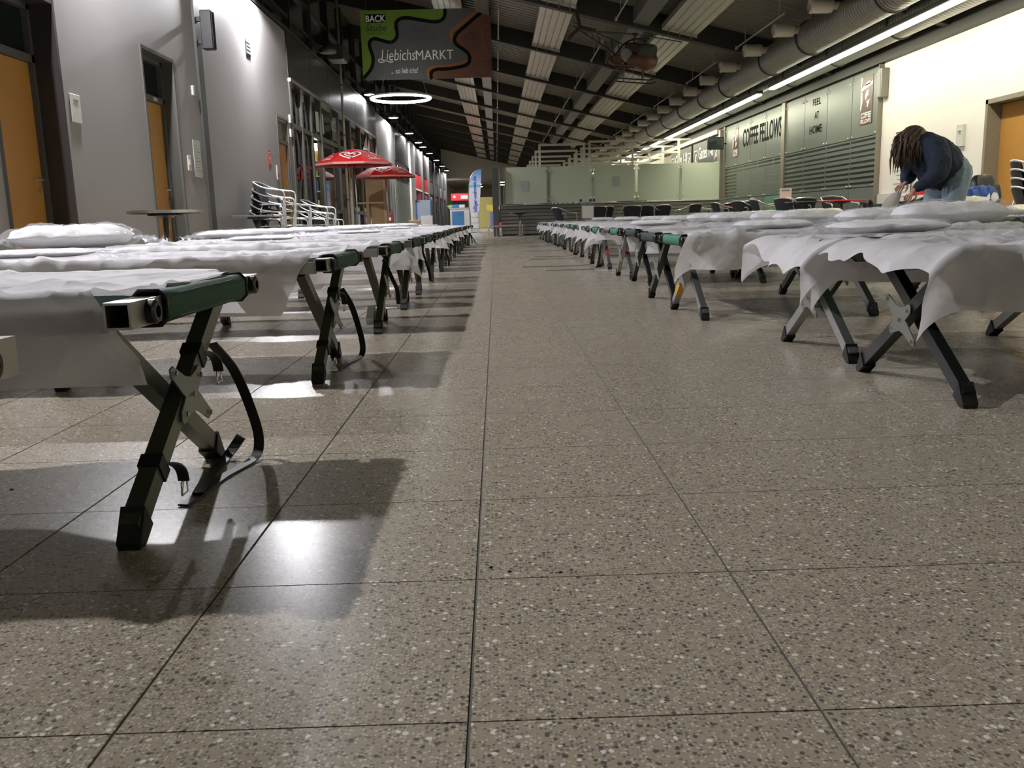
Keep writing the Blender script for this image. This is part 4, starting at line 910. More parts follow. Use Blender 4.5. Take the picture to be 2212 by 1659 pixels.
# ------------------------------------------------------------------ pillows in film
M_pillow = mat('pillow_white', (.78, .77, .76), .75, 0, .03, 10, .15, 60); M_cream = mat('pillow_cream', (.74, .71, .60), .75, 0, .03, 10, .15, 60)
M_film = mix_transparent('clear_film', (.85, .85, .88), .13, (.99, .99, 1), .84, False, .8, 30, 1.0)
def puff(L, Wd, H, seed, crumple=.0, n1=26, n2=18, pinch=0.):
    rows = []
    for i in range(n1+1):
        a = -1+2*i/n1; row = []
        for j in range(2*n2+1):
            b = 2*pi*j/(2*n2)
            px = a; lim = (1-abs(a)**5)**.5
            cx = cos(b); sz = sin(b); yy = (abs(cx)**.75)*(1 if cx > 0 else -1)*(.55+.45*lim); zz = (abs(sz)**.85)*(1 if sz > 0 else -1)*lim*(1-.55*abs(cx)**2.5)
            nn = crumple*(nz(a*3+seed, yy*3+zz, seed)+.7*abs(nz(a*11, yy*6+zz*3, seed+3))+.4*abs(nz(a*23, yy*15+zz*9, seed+7)))
            row.append((a*L/2*(1+.06*pinch*abs(cx)), yy*Wd/2*(1+nn), zz*H/2*(1+nn*1.5)+H/2+nn*H*.3))
        rows.append(row)
    return MB().grid(rows)
def pillow(x, y, z, rz, label, seed, L=.52, Wd=.34, H=.10, film=True, mt=None, group=None):
    t = thing('wrapped_pillow' if film else 'pillow', label, 'pillow', (x, y, z), rz, group)
    puff(L, Wd, H, seed, .10).build('pillow_body', mt or M_pillow, t, True)
    if film:
        m = puff(L*1.12, Wd*1.06, H*1.10, seed+4, .18, 48, 26, 1); f = m.build('film_wrap', M_film, t, True); f.location.z = -H*.10
        for e in (-1, 1):
            s_ = MB(); rows = []
            for i in range(6):
                rows.append([(e*(L*.54+.025*i+.012*nz(j*.7, i, seed)), (j/10-.5)*Wd*(.55+.1*i), H*.45+.02*nz(j*.9, i*.8, seed+e)*(1+i*.5)-.006*i) for j in range(11)])
            s_.grid(rows).build('film_seal', M_film, t, True)
    return t
def strap(pts, label_parent, w=.022, nm='strap', holes=None):
    """belt ribbon along 3-d points"""
    m = MB(); P = smoothpath(pts, 6); n = len(P); rows = []
    for i, p in enumerate(P):
        a = P[max(0, i-1)]; b = P[min(n-1, i+1)]; d = (b-a).normalized(); sd = Vector((1, 0, 0)) if abs(d.x) < .8 else Vector((0, 1, 0))
        sd = (sd-d*sd.dot(d)).normalized(); nn = d.cross(sd)*.0018
        rows.append([p-sd*w/2-nn, p+sd*w/2-nn, p+sd*w/2+nn, p-sd*w/2+nn, p-sd*w/2-nn])
    m.grid(rows); o = m.build(nm, M_strap, label_parent)
    return o, P
# ------------------------------------------------------------------ left row
LY = [.615, 1.80, 3.39, 4.76, 5.98, 7.12, 8.6, 10.2, 11.4, 12.7, 13.95, 15.3, 16.9, 18.4, 19.8]
LX = [-.572, -.612, -.597, -.565, -.56, -.565, -.57, -.575, -.60, -.605, -.60, -.585, -.60, -.60, -.56]
nL = len(LY); left = []
for k in range(nL):
    od = ORD[nL-k]
    lab = 'olive camp bed in the row by the orange doors, %s from the travel desk end' % od
    if k == 1: lab = 'olive camp bed with bare green end and long black strap loop on the floor'
    if k == 2: lab = 'olive camp bed with green end and two hanging belt buckles'
    if k == 0: lab = 'camp bed of which only a tube corner shows, at the door-side row end'
    left.append(cot('olive', LX[k], LY[k], -1, lab, 'camp beds by the orange doors', k < 6))
SL = {0: dict(e0=.10, df=.1, db=.1), 1: dict(e0=.0, df=.165, db=.12, flare=-.06, diag=.0, eh=.055, wr=1.3, ns=130, nt=90), 2: dict(e0=.01, df=.22, db=.16, flare=.12, eh=.04, wr=1.2, ns=110, nt=80), 3: dict(eh=.03, e0=.03, df=.22, db=.14, flare=.25, wr=1.1), 4: dict(e0=.01, df=.2, db=.16, flare=-.1), 5: dict(e0=.05, df=.2)}
for k in range(nL):
    kw = SL.get(k, dict(e0=.02+.05*((k*7) % 4)/3, df=.15+.05*((k*5) % 3)/2, flare=.1*((k*3) % 3-1)))
    if k > 6: kw.update(ns=36, nt=28)
    lab = 'white paper sheet on the door-side camp bed, %s from the travel desk end' % ORD[nL-k]
    if k == 1: lab = 'crumpled white paper sheet baring the green end of the camp bed'
    if k == 2: lab = 'white paper sheet with a pointed hanging corner beside the belt buckles'
    sheet(LX[k], LY[k], -1, lab, 11+k, **kw)
# pillows at the head ends on the left
top = BZ+.03
PL = [(3, -2.25, .58, 'plump clear-wrapped pillow at the wall end of the door-side row, alone'), (5, -2.1, .5, 'flat wrapped pillow below the stacked chairs'), (6, -2.2, .5, None), (7, -2.15, .5, None), (8, -1.9, .48, None), (9, -2.1, .5, None), (10, -2.1, .48, None), (11, -2.0, .5, None), (12, -2.05, .46, None), (13, -1.9, .5, None), (14, -2.0, .5, None)]
for k, dx, L_, lab in PL:
    pillow(LX[k]+dx+.56, LY[k]+.02, top+.02, .1*((k*3) % 5-2), lab or 'flat wrapped pillow on the door-side bed, %s from the travel desk end' % ORD[nL-k], 30+k, L_*1.0, .36, .115 if k == 3 else .06, True)
for k, dx in ((2, -1.15), (4, -1.0), (6, -.75), (9, -.8)):
    pillow(LX[k]+dx, LY[k]-.02, top+.012, .15, 'crumpled clear film packet lying mid-bed, %s bed from the travel desk end' % ORD[nL-k], 60+k, .42, .3, .03, True)
# straps and belts on the left beds
def buckle(par, p, rz=0.):
    m = MB().tube([Vector(p)+Vector((0, a, b)) for a, b in ((-.014, 0), (.014, 0), (.017, -.026), (-.017, -.026))], .002, 6, True); m.tube([Vector(p), Vector(p)+Vector((.006, .004, -.03))], .0017, 6); return m.build('buckle', M_chrome, par, True)
def loc(k, X, Y, Z): return (-(X-LX[k]), -(Y-LY[k]), Z)   # world -> local of a left bed
def belt_on(k, pts, nm='strap', w=.022, bk=True, band=None):
    P = [loc(k, *p) for p in pts]; o, S = strap(P, left[k], w, nm)
    if bk: buckle(o, S[-1])
    return o
y1 = LY[1]
def legpt(k, f, s): # point on the aisle-end leg s (+1: foot near camera)
    return Vector((LX[k]-.075, LY[k]-s*(.30-.565*f), .03+.365*f))
q = legpt(1, .20, 1); m = MB(); 
def band(k, f, s, w=.03):
    q = legpt(k, f, s); dr = (legpt(k, 1, s)-legpt(k, 0, s)).normalized(); a = q-dr*w/2; b = q+dr*w/2
    la, lb_ = Vector(loc(k, *a)), Vector(loc(k, *b)); sh = Vector((-s*.0225*-1, 0, 0))
    m = MB(); m.bar(la+Vector((-.0225*-1 if s < 0 else .0225, 0, 0))*(-1), lb_+Vector((.0225 if s > 0 else -.0225, 0, 0))*(-1), .048, .042, (1, 0, 0)); return m.build('strap_band', M_strap, left[k])
for k in (1, 2):
    for f in (.22, .70):
        band(k, f, 1)
        q = legpt(k, f, 1)
        belt_on(k, [(q.x+.028, q.y-.0, q.z+.008), (q.x+.045, q.y+.035, q.z-.002), (q.x+.05, q.y+.062, q.z-.022), (q.x+.05, q.y+.072, q.z-.048)], 'belt_tab')
    y_ = LY[k]
    belt_on(k, [(LX[k]-.035, y_+.17, .30), (LX[k]-.01, y_+.23, .23), (LX[k]+.01, y_+.27, .13), (LX[k]+.02, y_+.285, .05), (LX[k]+.012, y_+.255, .008), (LX[k]-.02, y_+.12, .004), (LX[k]-.03, y_-.0, .004), (LX[k]-.04, y_-.08, .004)], 'strap', .024, False)
    if k == 1: belt_on(1, [(LX[k]-.03, y_+.31, .05), (LX[k]-.06, y_+.27, .006), (LX[k]-.05, y_+.1, .005), (LX[k]-.03, y_-.02, .009)], 'strap', .024, False)
    hs = MB().lathe([(.0035, 0), (0, .0006)], 6).mesh('eyelet', mat('eyelet', (.55, .55, .5), .4))
for k in (3, 5, 7, 9, 12, 14):
    y_ = LY[k]; r = (k*37 % 10)/10
    belt_on(k, [(LX[k]-.05, y_+.05, .36), (LX[k]-.02, y_+.1, .27-.05*r), (LX[k]+.005, y_+.13, .2-.1*r), (LX[k]+.01, y_+.12, .12-.08*r)], 'belt_tab')
belt_on(14, [(LX[14]-.05, 20.0, .3), (LX[14]+.03, 20.0, .15), (LX[14]+.12, 20.05, .03), (LX[14]+.4, 20.1, .008), (LX[14]+.9, 20.2, .005)], 'strap', .02, False)
for k, f, s in ((4, .12, 1), (3, .08, 1), (9, .1, 1), (10, .12, 1)):
    q0 = legpt(k, f, s); q1 = legpt(k, f+.16, s); off = Vector((-.0225, 0, 0))
    MB().bar(Vector(loc(k, *q0))+off*-1*1, Vector(loc(k, *q1))+off*-1, .043, .037, (1, 0, 0)).build('white_tape', M_tapew, left[k])
# ------------------------------------------------------------------ right row beside the aisle
RYs = [(2.71, 'black', 1.22), (3.49, 'alu', 1.205), (4.95, 'alu', 1.0), (5.735, 'black', 1.0), (7.36, 'black', 1.13), (8.145, 'alu', 1.10), (9.64, 'alu', 1.09), (10.43, 'olive', 1.1), (12.33, 'alu', 1.16), (13.12, 'alu', 1.14), (14.35, 'alu', 1.18), (15.5, 'olive', 1.16), (17.4, 'alu', 1.16), (18.2, 'olive', 1.17), (20.5, 'alu', 1.15), (21.3, 'olive', 1.16), (23.2, 'alu', 1.17), (24.0, 'alu', 1.14)]
nR = len(RYs); right = []
RL = {0: 'camp bed with shiny black crossed legs under a stiff overhanging sheet', 1: 'grey-legged camp bed paired behind the black-legged one', 2: 'silver-legged camp bed with orange tape on one leg', 3: 'black-legged camp bed with bright green end, touching the silver-legged one'}
for k, (y, st, x) in enumerate(RYs):
    right.append(cot(st, x, y, 1, RL.get(k, 'camp bed in the central row across the aisle, %s from the kiosk' % ORD[nR-k]), 'camp beds across the aisle', k < 6))
SR = {0: dict(hw=.395, ns=110, nt=80, e0=-.135, df=.17, db=.15, wr=1.15, drop_end=.0, flare=.0), 1: dict(hw=.395, ns=110, nt=80, e0=-.15, df=.12, db=.13, wr=1.0, flare=-.05), 2: dict(hw=.395, ns=100, nt=70, e0=.06, df=.19, db=.14, wr=1.3, flare=-.05, diag=.22), 3: dict(e0=.14, df=.24, db=.1, wr=1.0), 4: dict(e0=.02, df=.20), 5: dict(e0=.03, df=.22)}
for k, (y, st, x) in enumerate(RYs):
    kw = SR.get(k, dict(e0=-.03+.05*((k*7) % 4)/3, df=.15+.06*((k*5) % 3)/2, flare=.12*((k*3) % 3-1)))
    if k > 6: kw.update(ns=36, nt=28)
    lab = 'white paper sheet on the central-row camp bed, %s from the kiosk' % ORD[nR-k]
    if k == 0: lab = 'stiff white paper sheet jutting over the black crossed legs'
    if k == 1: lab = 'white paper sheet with torn aisle corner over grey crossed legs'
    if k == 2: lab = 'white paper sheet folded into a hanging point over the silver leg'
    sheet(x, y, 1, lab, 71+k, **kw)
def rloc(k, X, Y, Z): return (X-RYs[k][2], Y-RYs[k][0], Z)
PR = [(0, 1.55, .62, .13, 'big clear-wrapped pillow lying on a folded packet, black-legged bed'), (1, .35, .4, .05, 'crumpled clear film bag at the aisle end of the grey-legged bed'), (2, 1.55, .58, .12, 'clear-wrapped pillow in front of the bending person, silver-legged bed'), (3, 1.5, .52, .10, 'clear-wrapped pillow on the black-legged bed with bright green end'), (2, .55, .4, .05, 'crumpled film bag at the aisle end above the folded sheet point'), (4, 1.45, .52, .1, None), (5, 1.5, .5, .1, None), (6, 1.5, .5, .1, None), (7, 1.4, .5, .1, None), (5, .35, .42, .05, 'flat film bag at the aisle end, bed with red taped leg'), (8, 1.4, .5, .08, None), (10, 1.4, .5, .08, None), (12, 1.4, .5, .08, None), (14, 1.3, .5, .08, None)]
for k, dx, L_, H_, lab in PR:
    y, st, x = RYs[k]
    pillow(x+dx, y+(.04 if k else .06), top+(.065 if (k == 0) else .015), .05*((k*3) % 5-2), lab or 'clear-wrapped pillow on the central-row bed, %s from the kiosk' % ORD[nR-k], 90+k*2+int(dx*3), L_, .36, H_, True)
t = thing('folded_packet', 'flat white folded sheet packet in clear film under the big wrapped pillow', 'packet', (RYs[0][2]+1.52, RYs[0][0]-.10, top+.012))
MB().bbox(-.33, .40, -.17, .19, 0, .055, .02).build('folded_sheet', M_pillow, t); fm = puff(.86, .44, .085, 7, .22, 40, 20, 1).build('film_wrap', M_film, t, True); fm.location = (.0, 0, -.012)
# tape marks and straps on the right
def rlegpt(k, f, s): y, st, x = RYs[k]; return Vector((x+.075+s*.0225, y+s*(-.30+.565*f), .03+.365*f))
for k, f0, f1, s, mt, nm in ((2, .22, .42, -1, M_tapeo, 'orange_tape'), (5, .46, .54, 1, M_taper, 'red_tape'), (6, .35, .42, 1, M_taper, 'red_tape')):
    MB().bar(rloc(k, *rlegpt(k, f0, s)), rloc(k, *rlegpt(k, f1, s)), .043, .037, (1, 0, 0)).build(nm, mt, right[k])
for k in (6, 7, 8, 9, 11, 13, 15):
    y, st, x = RYs[k]; r = (k*37 % 10)/10
    strap([rloc(k, *p) for p in ((x+.06, y-.05, .33), (x+.02, y-.1, .2), (x-.0, y-.1, .07), (x-.05, y-.1, .012), (x-.25-.2*r, y-.12, .006), (x-.5-.35*r, y-.1, .005))], right[k], .024)
# ------------------------------------------------------------------ second right row
SY = [9.95, 11.7, 13.3, 14.9, 16.4, 18.0, 19.8]
for k, y in enumerate(SY):
    x = 4.15+(.05 if k % 2 else 0)
    tx = 'behind the bending person' if k == 0 else '%s behind the person' % ORD[k+1]
    c = cot('black', x, y, 1, 'dark camp bed in the row towards the white wall, %s' % tx, 'camp beds towards the white wall', False)
    if k == 0: MB().box(.28, .36, -HWID-.012, -HWID+.01, BZ-.03, BZ+.022).build('number_tag', M_paper, c)
    sd = MB().box(.02, BL-.02, -HWID+.005, -HWID+.03, BZ-.03, BZ+.022).build('side_hem', M_dkgreen, c)
    sheet(x, y, 1, 'white sheet on the dark camp bed towards the white wall, %s' % tx, 131+k, e0=.02, df=.012, db=.1, ns=36, nt=28, hw=.345)
    if k: pillow(x+(1.3 if k % 2 else 1.55), y+.02, top+.015, .2*(k % 3-1), 'cream pillow on the white-wall row camp bed, %s behind the person' % ORD[k+1], 150+k, .6, .4, .13, False, M_cream)
# ================================================================== ALUMINIUM ARMCHAIRS
M_weave = mat('dark_weave', (.012, .014, .022), .55, 0, .2, 60, .4, 160)
def chair_proto():
    d = {}
    pts = [(-.25, -.24, 0), (-.27, -.25, .35), (-.285, -.255, .58), (-.285, -.22, .645), (-.28, -.1, .66), (-.27, .1, .70), (-.235, .25, .775), (-.12, .30, .80), (0, .31, .805), (.12, .30, .80), (.235, .25, .775), (.27, .1, .70), (.28, -.1, .66), (.285, -.22, .645), (.285, -.255, .58), (.27, -.25, .35), (.25, -.24, 0)]
    d['frame'] = MB().tube(smoothpath(pts, 4), .0135, 8).mesh('arm_frame', M_chrome, True)
    d['leg'] = MB().tube([(0, .14, .45), (0, .20, .25), (0, .26, 0)], .0135, 8).mesh('rear_leg', M_chrome, True)
    d['ring'] = MB().tube(smoothpath([(-.235, -.22, .43), (.235, -.22, .43), (.24, .0, .43), (.2, .2, .43), (-.2, .2, .43), (-.24, 0, .43)], 3, True), .011, 6, True).mesh('seat_ring', M_chrome, True)
    st = MB(); rows = []
    for i in range(7):
        y = -.215+.41*i/6; hw = .225-.03*max(0, i-3)/3; rows.append([(x*hw, y, .437-.012*(1-x*x)+.012*(i == 0)*-1) for x in (-1, -.5, 0, .5, 1)])
    st.grid(rows); low = [[(p[0], p[1], p[2]-.016) for p in r] for r in rows]; st.grid(low[::-1])
    d['seat'] = st.mesh('seat', M_weave, True)
    bk = MB(); rows = []
    for i in range(7):
        f = i/6; z = .46+.33*f; rows.append([(.205*a+.0*f+a*.03*f, .185+.11*f-.035*abs(a)**2*(1)+.0, z-.03*abs(a)**2*f) for a in (-1, -.66, -.33, 0, .33, .66, 1)])
    bk.grid(rows); bk.grid([[(p[0], p[1]+.012, p[2]) for p in r] for r in rows][::-1])
    d['back'] = bk.mesh('backrest', M_weave, True)
    return d
CH_ = chair_proto()
def chair(x, y, rz, label, group=None, z=0., s=1.0):
    t = thing('armchair', label, 'chair', (x, y, z), rz, group); t.scale = (s, s, s)
    ob('arm_frame', CH_['frame'], t); ob('seat_ring', CH_['ring'], t); ob('seat', CH_['seat'], t); ob('backrest', CH_['back'], t)
    for a in (-.21, .21): ob('rear_leg', CH_['leg'], t, (a, 0, 0))
    return t
# stacks on the left: chairs lean forward along the wall
for k in range(5):
    chair(-3.66+.012*k, 14.62+.035*k, radians(85), 'dark woven aluminium armchair in the tall stack by the grey wall, %s from the bottom' % ORD[k+1], 'tall chair stack by the grey wall', .115*k)
for k in range(3): chair(-3.52+.02*k, 15.55+.03*k, radians(100), 'dark woven aluminium armchair in the second stack, %s from its bottom, beside the tall stack' % ORD[k+1], 'second chair stack', .12*k)
for k in range(3): chair(-3.50+.02*k, 17.5+.03*k, radians(85), 'dark woven armchair stacked under the red parasol side, %s from the bottom' % ORD[k+1], 'chair stack before the shopfront', .115*k)
for k in range(3): chair(-3.72, 18.75+.62*k, radians(88), 'single woven armchair in the line before the shopfront, %s after the stack' % ORD[k+1], 'chairs in line before the shopfront')
def table(x, y, label, mt, r=.36, h=.74, square=False, rz=0., group=None, thick=.028, edge=None):
    t = thing('cafe_table', label, 'table', (x, y, 0), rz, group)
    if square: MB().bbox(-r, r, -r, r, h-thick, h, .008).build('table_top', mt, t)
    else: MB().lathe([(0, h-thick), (r-.006, h-thick), (r, h-thick+.006), (r, h-.006), (r-.006, h), (0, h)], 40).build('table_top', mt, t, 'auto')
    if edge and not square: MB().lathe([(r, h-thick), (r+.006, h-thick), (r+.006, h+.002), (r, h+.002)], 40).build('metal_edge', edge, t, 'auto')
    MB().lathe([(0, h-thick-.045), (.07, h-thick-.045), (.09, h-thick-.03), (.17, h-thick-.022), (.17, h-thick), (0, h-thick)], 20).build('top_bracket', M_black, t, 'auto')
    MB().lathe([(.03, .03), (.03, h-thick-.04)], 16).build('column', M_steel, t, True)
    MB().lathe([(0, 0), (.21, 0), (.215, .012), (.10, .03), (.04, .05), (.03, .08)], 24).build('base', M_steel, t, 'auto')
    return t
M_ttop = mat('speckled_table', (.20, .19, .17), .35, 0, .25, 60); M_tred = mat('red_laminate', (.5, .02, .015), .35); M_tblk = mat('dark_laminate', (.03, .028, .025), .35)
table(-3.36, 9.15, 'round speckled table with metal edge beside the second orange door', M_ttop, .36, .735, edge=M_steel)
t = table(-3.66, 13.85, 'metal table with patterned edge beside the tall chair stack', M_steel, .33, .72, True)
for q in range(18): MB().box(-.32+.036*q, -.305+.036*q, -.332, -.33, .70, .712).build('edge_dot', M_black, t)
# cafe tables and chairs on the right
tb = [(6.95, 17.9, 'red square cafe table at the glass wall end, next to the camp beds', M_tred, True), (6.95, 21.2, 'red square cafe table carrying a menu card', M_tred, True), (6.9, 25.3, 'red square cafe table nearest the kiosk', M_tred, True), (6.53, 18.75, 'black square cafe table beside the red one', M_tblk, True),
      (6.6, 27.6, 'dark round cafe table in front of the bright kiosk end', M_tblk, False), (4.05, 27.4, 'dark round cafe table under the yellow glow of the kiosk', M_tblk, False), (.78, 29.3, 'dark round table on a pale stem at the kiosk corner', M_tblk, False)]
for x, y, lab, mt, sq in tb: table(x, y, lab, mt, .36 if sq else .33, .765, sq)
t = thing('menu_card', 'white menu card in a stand on the red cafe table', 'menu', (6.85, 21.1, .766)); MB().bbox(-.15, .15, -.03, .03, 0, .02, .004).build('card_foot', M_steel, t); MB().box(-.14, .14, -.004, .004, .02, .34).build('card', mat('menu_pink', (.72, .6, .54), .6), t); MB().box(-.1, .1, -.0055, -.004, .27, .31).build('card_title', M_gprint, t)
ch = [(2.05, 27.0, 120, 'lone woven armchair turned sideways near the pale-stem table'), (2.95, 26.2, 180, 'woven armchair with its back to the beds, left of the pair by the paper stand'), (3.2, 26.9, 200, 'woven armchair pushed behind another, beside the paper stand'), (4.0, 26.4, 178, 'woven armchair with its back to the camp beds, middle of the kiosk front'), (4.6, 26.9, 150, 'woven armchair half turned, dark back, under the yellow glow'), (5.0, 27.2, 190, 'woven armchair behind the half turned one under the yellow glow'), (5.75, 26.6, 215, 'woven armchair with navy back turned towards the bright kiosk end'), (6.3, 27.0, 90, 'woven armchair beside the dark round table at the bright kiosk end'), (6.95, 26.6, 185, 'navy woven armchair between the round table and nearest red table'),
      (6.3, 24.6, 100, 'woven armchair at the red table nearest the kiosk, aisle side'), (6.35, 22.6, 110, 'woven armchair between two red tables, tilted arm'), (6.6, 23.5, 150, 'woven armchair beside the teal glass pane'), (6.25, 20.7, 95, 'woven armchair at the red table with the menu card'), (6.95, 20.3, 180, 'woven armchair backing the menu card table'), (6.5, 19.6, 120, 'woven armchair behind the black square table'), (7.2, 18.7, 10, 'woven armchair behind the red table by the glass wall end')]
for x, y, a, lab in ch: chair(x, y, radians(a), lab, 'cafe chairs before the kiosk and glass wall', 0., 1.07)
for k in range(4): chair(7.18+.01*k, 11.75+.04*k, radians(75), 'dark woven armchair in the stack by the double door, %s from the bottom' % ORD[k+1], 'chair stack by the double door', .115*k)
# acrylic paper stand
t = thing('paper_stand', 'acrylic stand holding a cream sheet, black knobs on top, before the kiosk', 'stand', (2.66, 25.9, 0))
MB().lathe([(0, 0), (.2, 0), (.2, .015), (.02, .03), (.02, .62)], 20).build('stand_foot', M_steel, t, 'auto')
M_acr = mix_transparent('acrylic', (.5, .5, .48), .1, (.9, .92, .9), .7)
MB().bbox(-.19, .19, -.04, .04, .5, .95, .01).build('acrylic_box', M_acr, t); MB().box(-.165, .165, -.046, -.042, .53, .88).build('cream_sheet', M_paper, t); MB().bbox(-.25, .25, -.12, .12, .95, 1.0, .01).build('acrylic_lid', M_acr, t)
kb = MB().lathe([(0, -.04), (.03, -.03), (.04, 0), (.03, .03), (0, .04)], 12, (0, 0, 0)).mesh('black_knob', M_black, True)
for x in (-.2, .08, .18): ob('black_knob', kb, t, (x, 0, 1.04))
# ================================================================== RED PARASOLS
M_prd = mat('parasol_red', (.50, .012, .012), .6, 0, .06, 6); M_prd2 = mat('parasol_bright_red', (.72, .02, .018), .6, 0, .05, 6); M_pval = mat('parasol_inside', (.62, .30, .26), .7)
def parasol(x, y, apex, rim, R, label, mt, pole_top=None):
    t = thing('parasol', label, 'parasol', (x, y, 0))
    H = apex-rim; zf = lambda r: apex-H*(.25*(r/R)+.75*(r/R)**1.9)
    n = 8
    for k in range(n):
        a0 = 2*pi*k/n-pi/2-pi/n; a1 = a0+2*pi/n; rows = []
        for i in range(8):
            r = R*i/7; row = []
            for j in range(7):
                f = j/6; a = a0+(a1-a0)*f; sc = 1-.045*sin(pi*f)*(i/7); rr = r*sc*(cos(pi/n)/cos(a-(a0+a1)/2)*.5+.5); row.append((rr*cos(a), rr*sin(a), zf(r)-.0))
            rows.append(row)
        p = MB().grid(rows).build('canopy_panel', mt, t, True)
        e = rows[-1]; MB().grid([[(q[0], q[1], q[2]) for q in e], [(q[0]*.985, q[1]*.985, q[2]-.045) for q in e]]).build('valance', M_pval, t, True)
        MB().tube([(0, 0, apex-.03)]+[(R*.99*i/5*cos(a0), R*.99*i/5*sin(a0), zf(R*i/5)-.02) for i in range(1, 6)], .008, 5).build('rib', M_steel, t)
    MB().lathe([(.019, .05), (.019, apex-.02)], 12).build('pole', M_steel, t, True); MB().lathe([(0, apex-.02), (.02, apex-.01), (.012, apex+.004), (0, apex+.008)], 12).build('finial', mt, t, True)
    MB().lathe([(0, 0), (.28, 0), (.28, .05), (.06, .07), (.03, .1), (.03, .3), (0, .3)], 24).build('base', M_gprint, t, 'auto')
    # heart emblem and small marks on the panels
    def surf(az, off, pts, w, nm, lift=.008):
        def S(p):
            r = off-p[1]; a = az+p[0]/max(r, .1); sc = 1.0
            k = round((a+pi/2)/(2*pi/n)); am = k*2*pi/n-pi/2; rr = r*(cos(pi/n)/cos(a-am)*.5+.5)
            return Vector((rr*cos(a), rr*sin(a), zf(r)+lift))
        L = []
        for i, p in enumerate(pts):
            a = pts[max(i-1, 0)]; b = pts[min(i+1, len(pts)-1)]; d = Vector((b[0]-a[0], b[1]-a[1])); d.normalize()
            L.append([S((p[0]-d.y*w/2, p[1]+d.x*w/2)), S((p[0]+d.y*w/2, p[1]-d.x*w/2))])
        MB().grid(L).build(nm, M_wprint, t, True)
    def heart(az, off, s):
        P = [(p.x, p.y) for p in smoothpath([(.02, -.10, 0), (-.11, -.02, 0), (-.19, .08, 0), (-.14, .16, 0), (-.05, .155, 0), (0, .10, 0), (.07, .16, 0), (.15, .15, 0), (.18, .07, 0), (.12, -.01, 0), (.05, -.06, 0)], 5)]
        surf(az, off, [(x*s, y*s) for x, y in P], .032*s, 'heart_emblem')
        P = [(p.x, p.y) for p in smoothpath([(.03, -.03, 0), (-.05, .01, 0), (-.095, .07, 0), (-.06, .105, 0), (-.01, .06, 0), (.04, .10, 0), (.085, .08, 0), (.07, .03, 0)], 5)]
        surf(az, off, [(x*s, y*s) for x, y in P], .026*s, 'heart_emblem')
    for k in range(4): heart(-pi/2+k*pi/2, .66*R/.9, 1.25)
    for k in range(4):
        az = -pi/4+k*pi/2
        surf(az, .70*R/.9, [(p.x, p.y) for p in smoothpath([(-.09, -.05, 0), (-.09, .03, 0), (0, .07, 0), (.09, .02, 0), (.08, -.04, 0), (-.09, -.05, 0)], 3)], .014, 'small_mark'); surf(az, .80*R/.9, [(-.16, 0), (-.05, 0), (.05, 0), (.16, 0)], .016, 'small_mark')
    return t
parasol(-3.09, 20.0, 2.165, 1.85, .87, 'dark red ice-cream parasol with white heart emblem before the shopfront', M_prd)
parasol(-3.08, 25.5, 2.17, 1.84, .88, 'bright red ice-cream parasol behind the dark red one', M_prd2)
t = thing('standing_table', 'tall narrow table with a wooden plank top beside the parasol pole', 'table', (-3.02, 21.6, 0)); MB().bbox(-.32, .32, -.16, .16, 1.01, 1.045, .006).build('plank_top', M_wood, t); MB().lathe([(.025, 0.02), (.025, 1.01)], 12).build('column', M_steel, t, True); MB().lathe([(0, 0), (.2, 0), (.2, .015), (.025, .03)], 20).build('base', M_steel, t, 'auto')
t = thing('white_post', 'plain white post standing before the shop glass', 'post', (-3.35, 20.95, 0)); MB().lathe([(0, 0), (.12, 0), (.12, .02), (.035, .03), (.035, 1.55), (.02, 1.6), (0, 1.6)], 14).build('post_shaft', mat('cream_post', (.6, .55, .42), .5), t, 'auto'); MB().lathe([(.042, 1.2), (.042, 1.25)], 14).build('post_collar', M_steel, t)
t = thing('plywood_screen', 'bare plywood screen standing by the pale wall panels', 'screen', (-3.62, 27.6, 0)); MB().bbox(-.36, .18, 0, .035, 0, 2.02, .004).build('board', M_wood, t); MB().bbox(.18, .30, -.03, .20, 0, 2.02, .004).build('edge_board', mat('plywood_pale', (.62, .46, .26), .55), t); MB().bbox(-.36, -.30, .035, .4, 0, .06, .004).build('foot', M_wood, t)
def extinguisher(x, y, label):
    t = thing('fire_extinguisher', label, 'fire extinguisher', (x, y, .45))
    MB().lathe([(0, 0), (.075, 0), (.08, .02), (.08, .40), (.06, .46), (.025, .49), (0, .49)], 18).build('cylinder', mat('extinguisher_red', (.42, .015, .012), .35), t, True)
    MB().box(-.02, .02, -.02, .02, .48, .53).build('valve', M_black, t); MB().bar((0, 0, .54), (.10, -.02, .58), .02).build('lever', M_black, t); MB().tube(smoothpath([(.02, 0, .5), (.11, 0, .46), (.115, 0, .3), (.1, 0, .12)], 4), .012, 6).build('hose', M_black, t, True); MB().box(-.12, -.075, -.04, .04, .1, .5).build('wall_bracket', M_frame, t)
    MB().bbox(-.045, .045, -.083, -.079, .18, .3, .001).build('instruction_label', M_wprint, t)
extinguisher(-4.03, 34.1, 'red fire extinguisher on the pale panels beyond the plywood screen'); extinguisher(-3.99, 47.2, 'second red fire extinguisher by the bright far pillar')
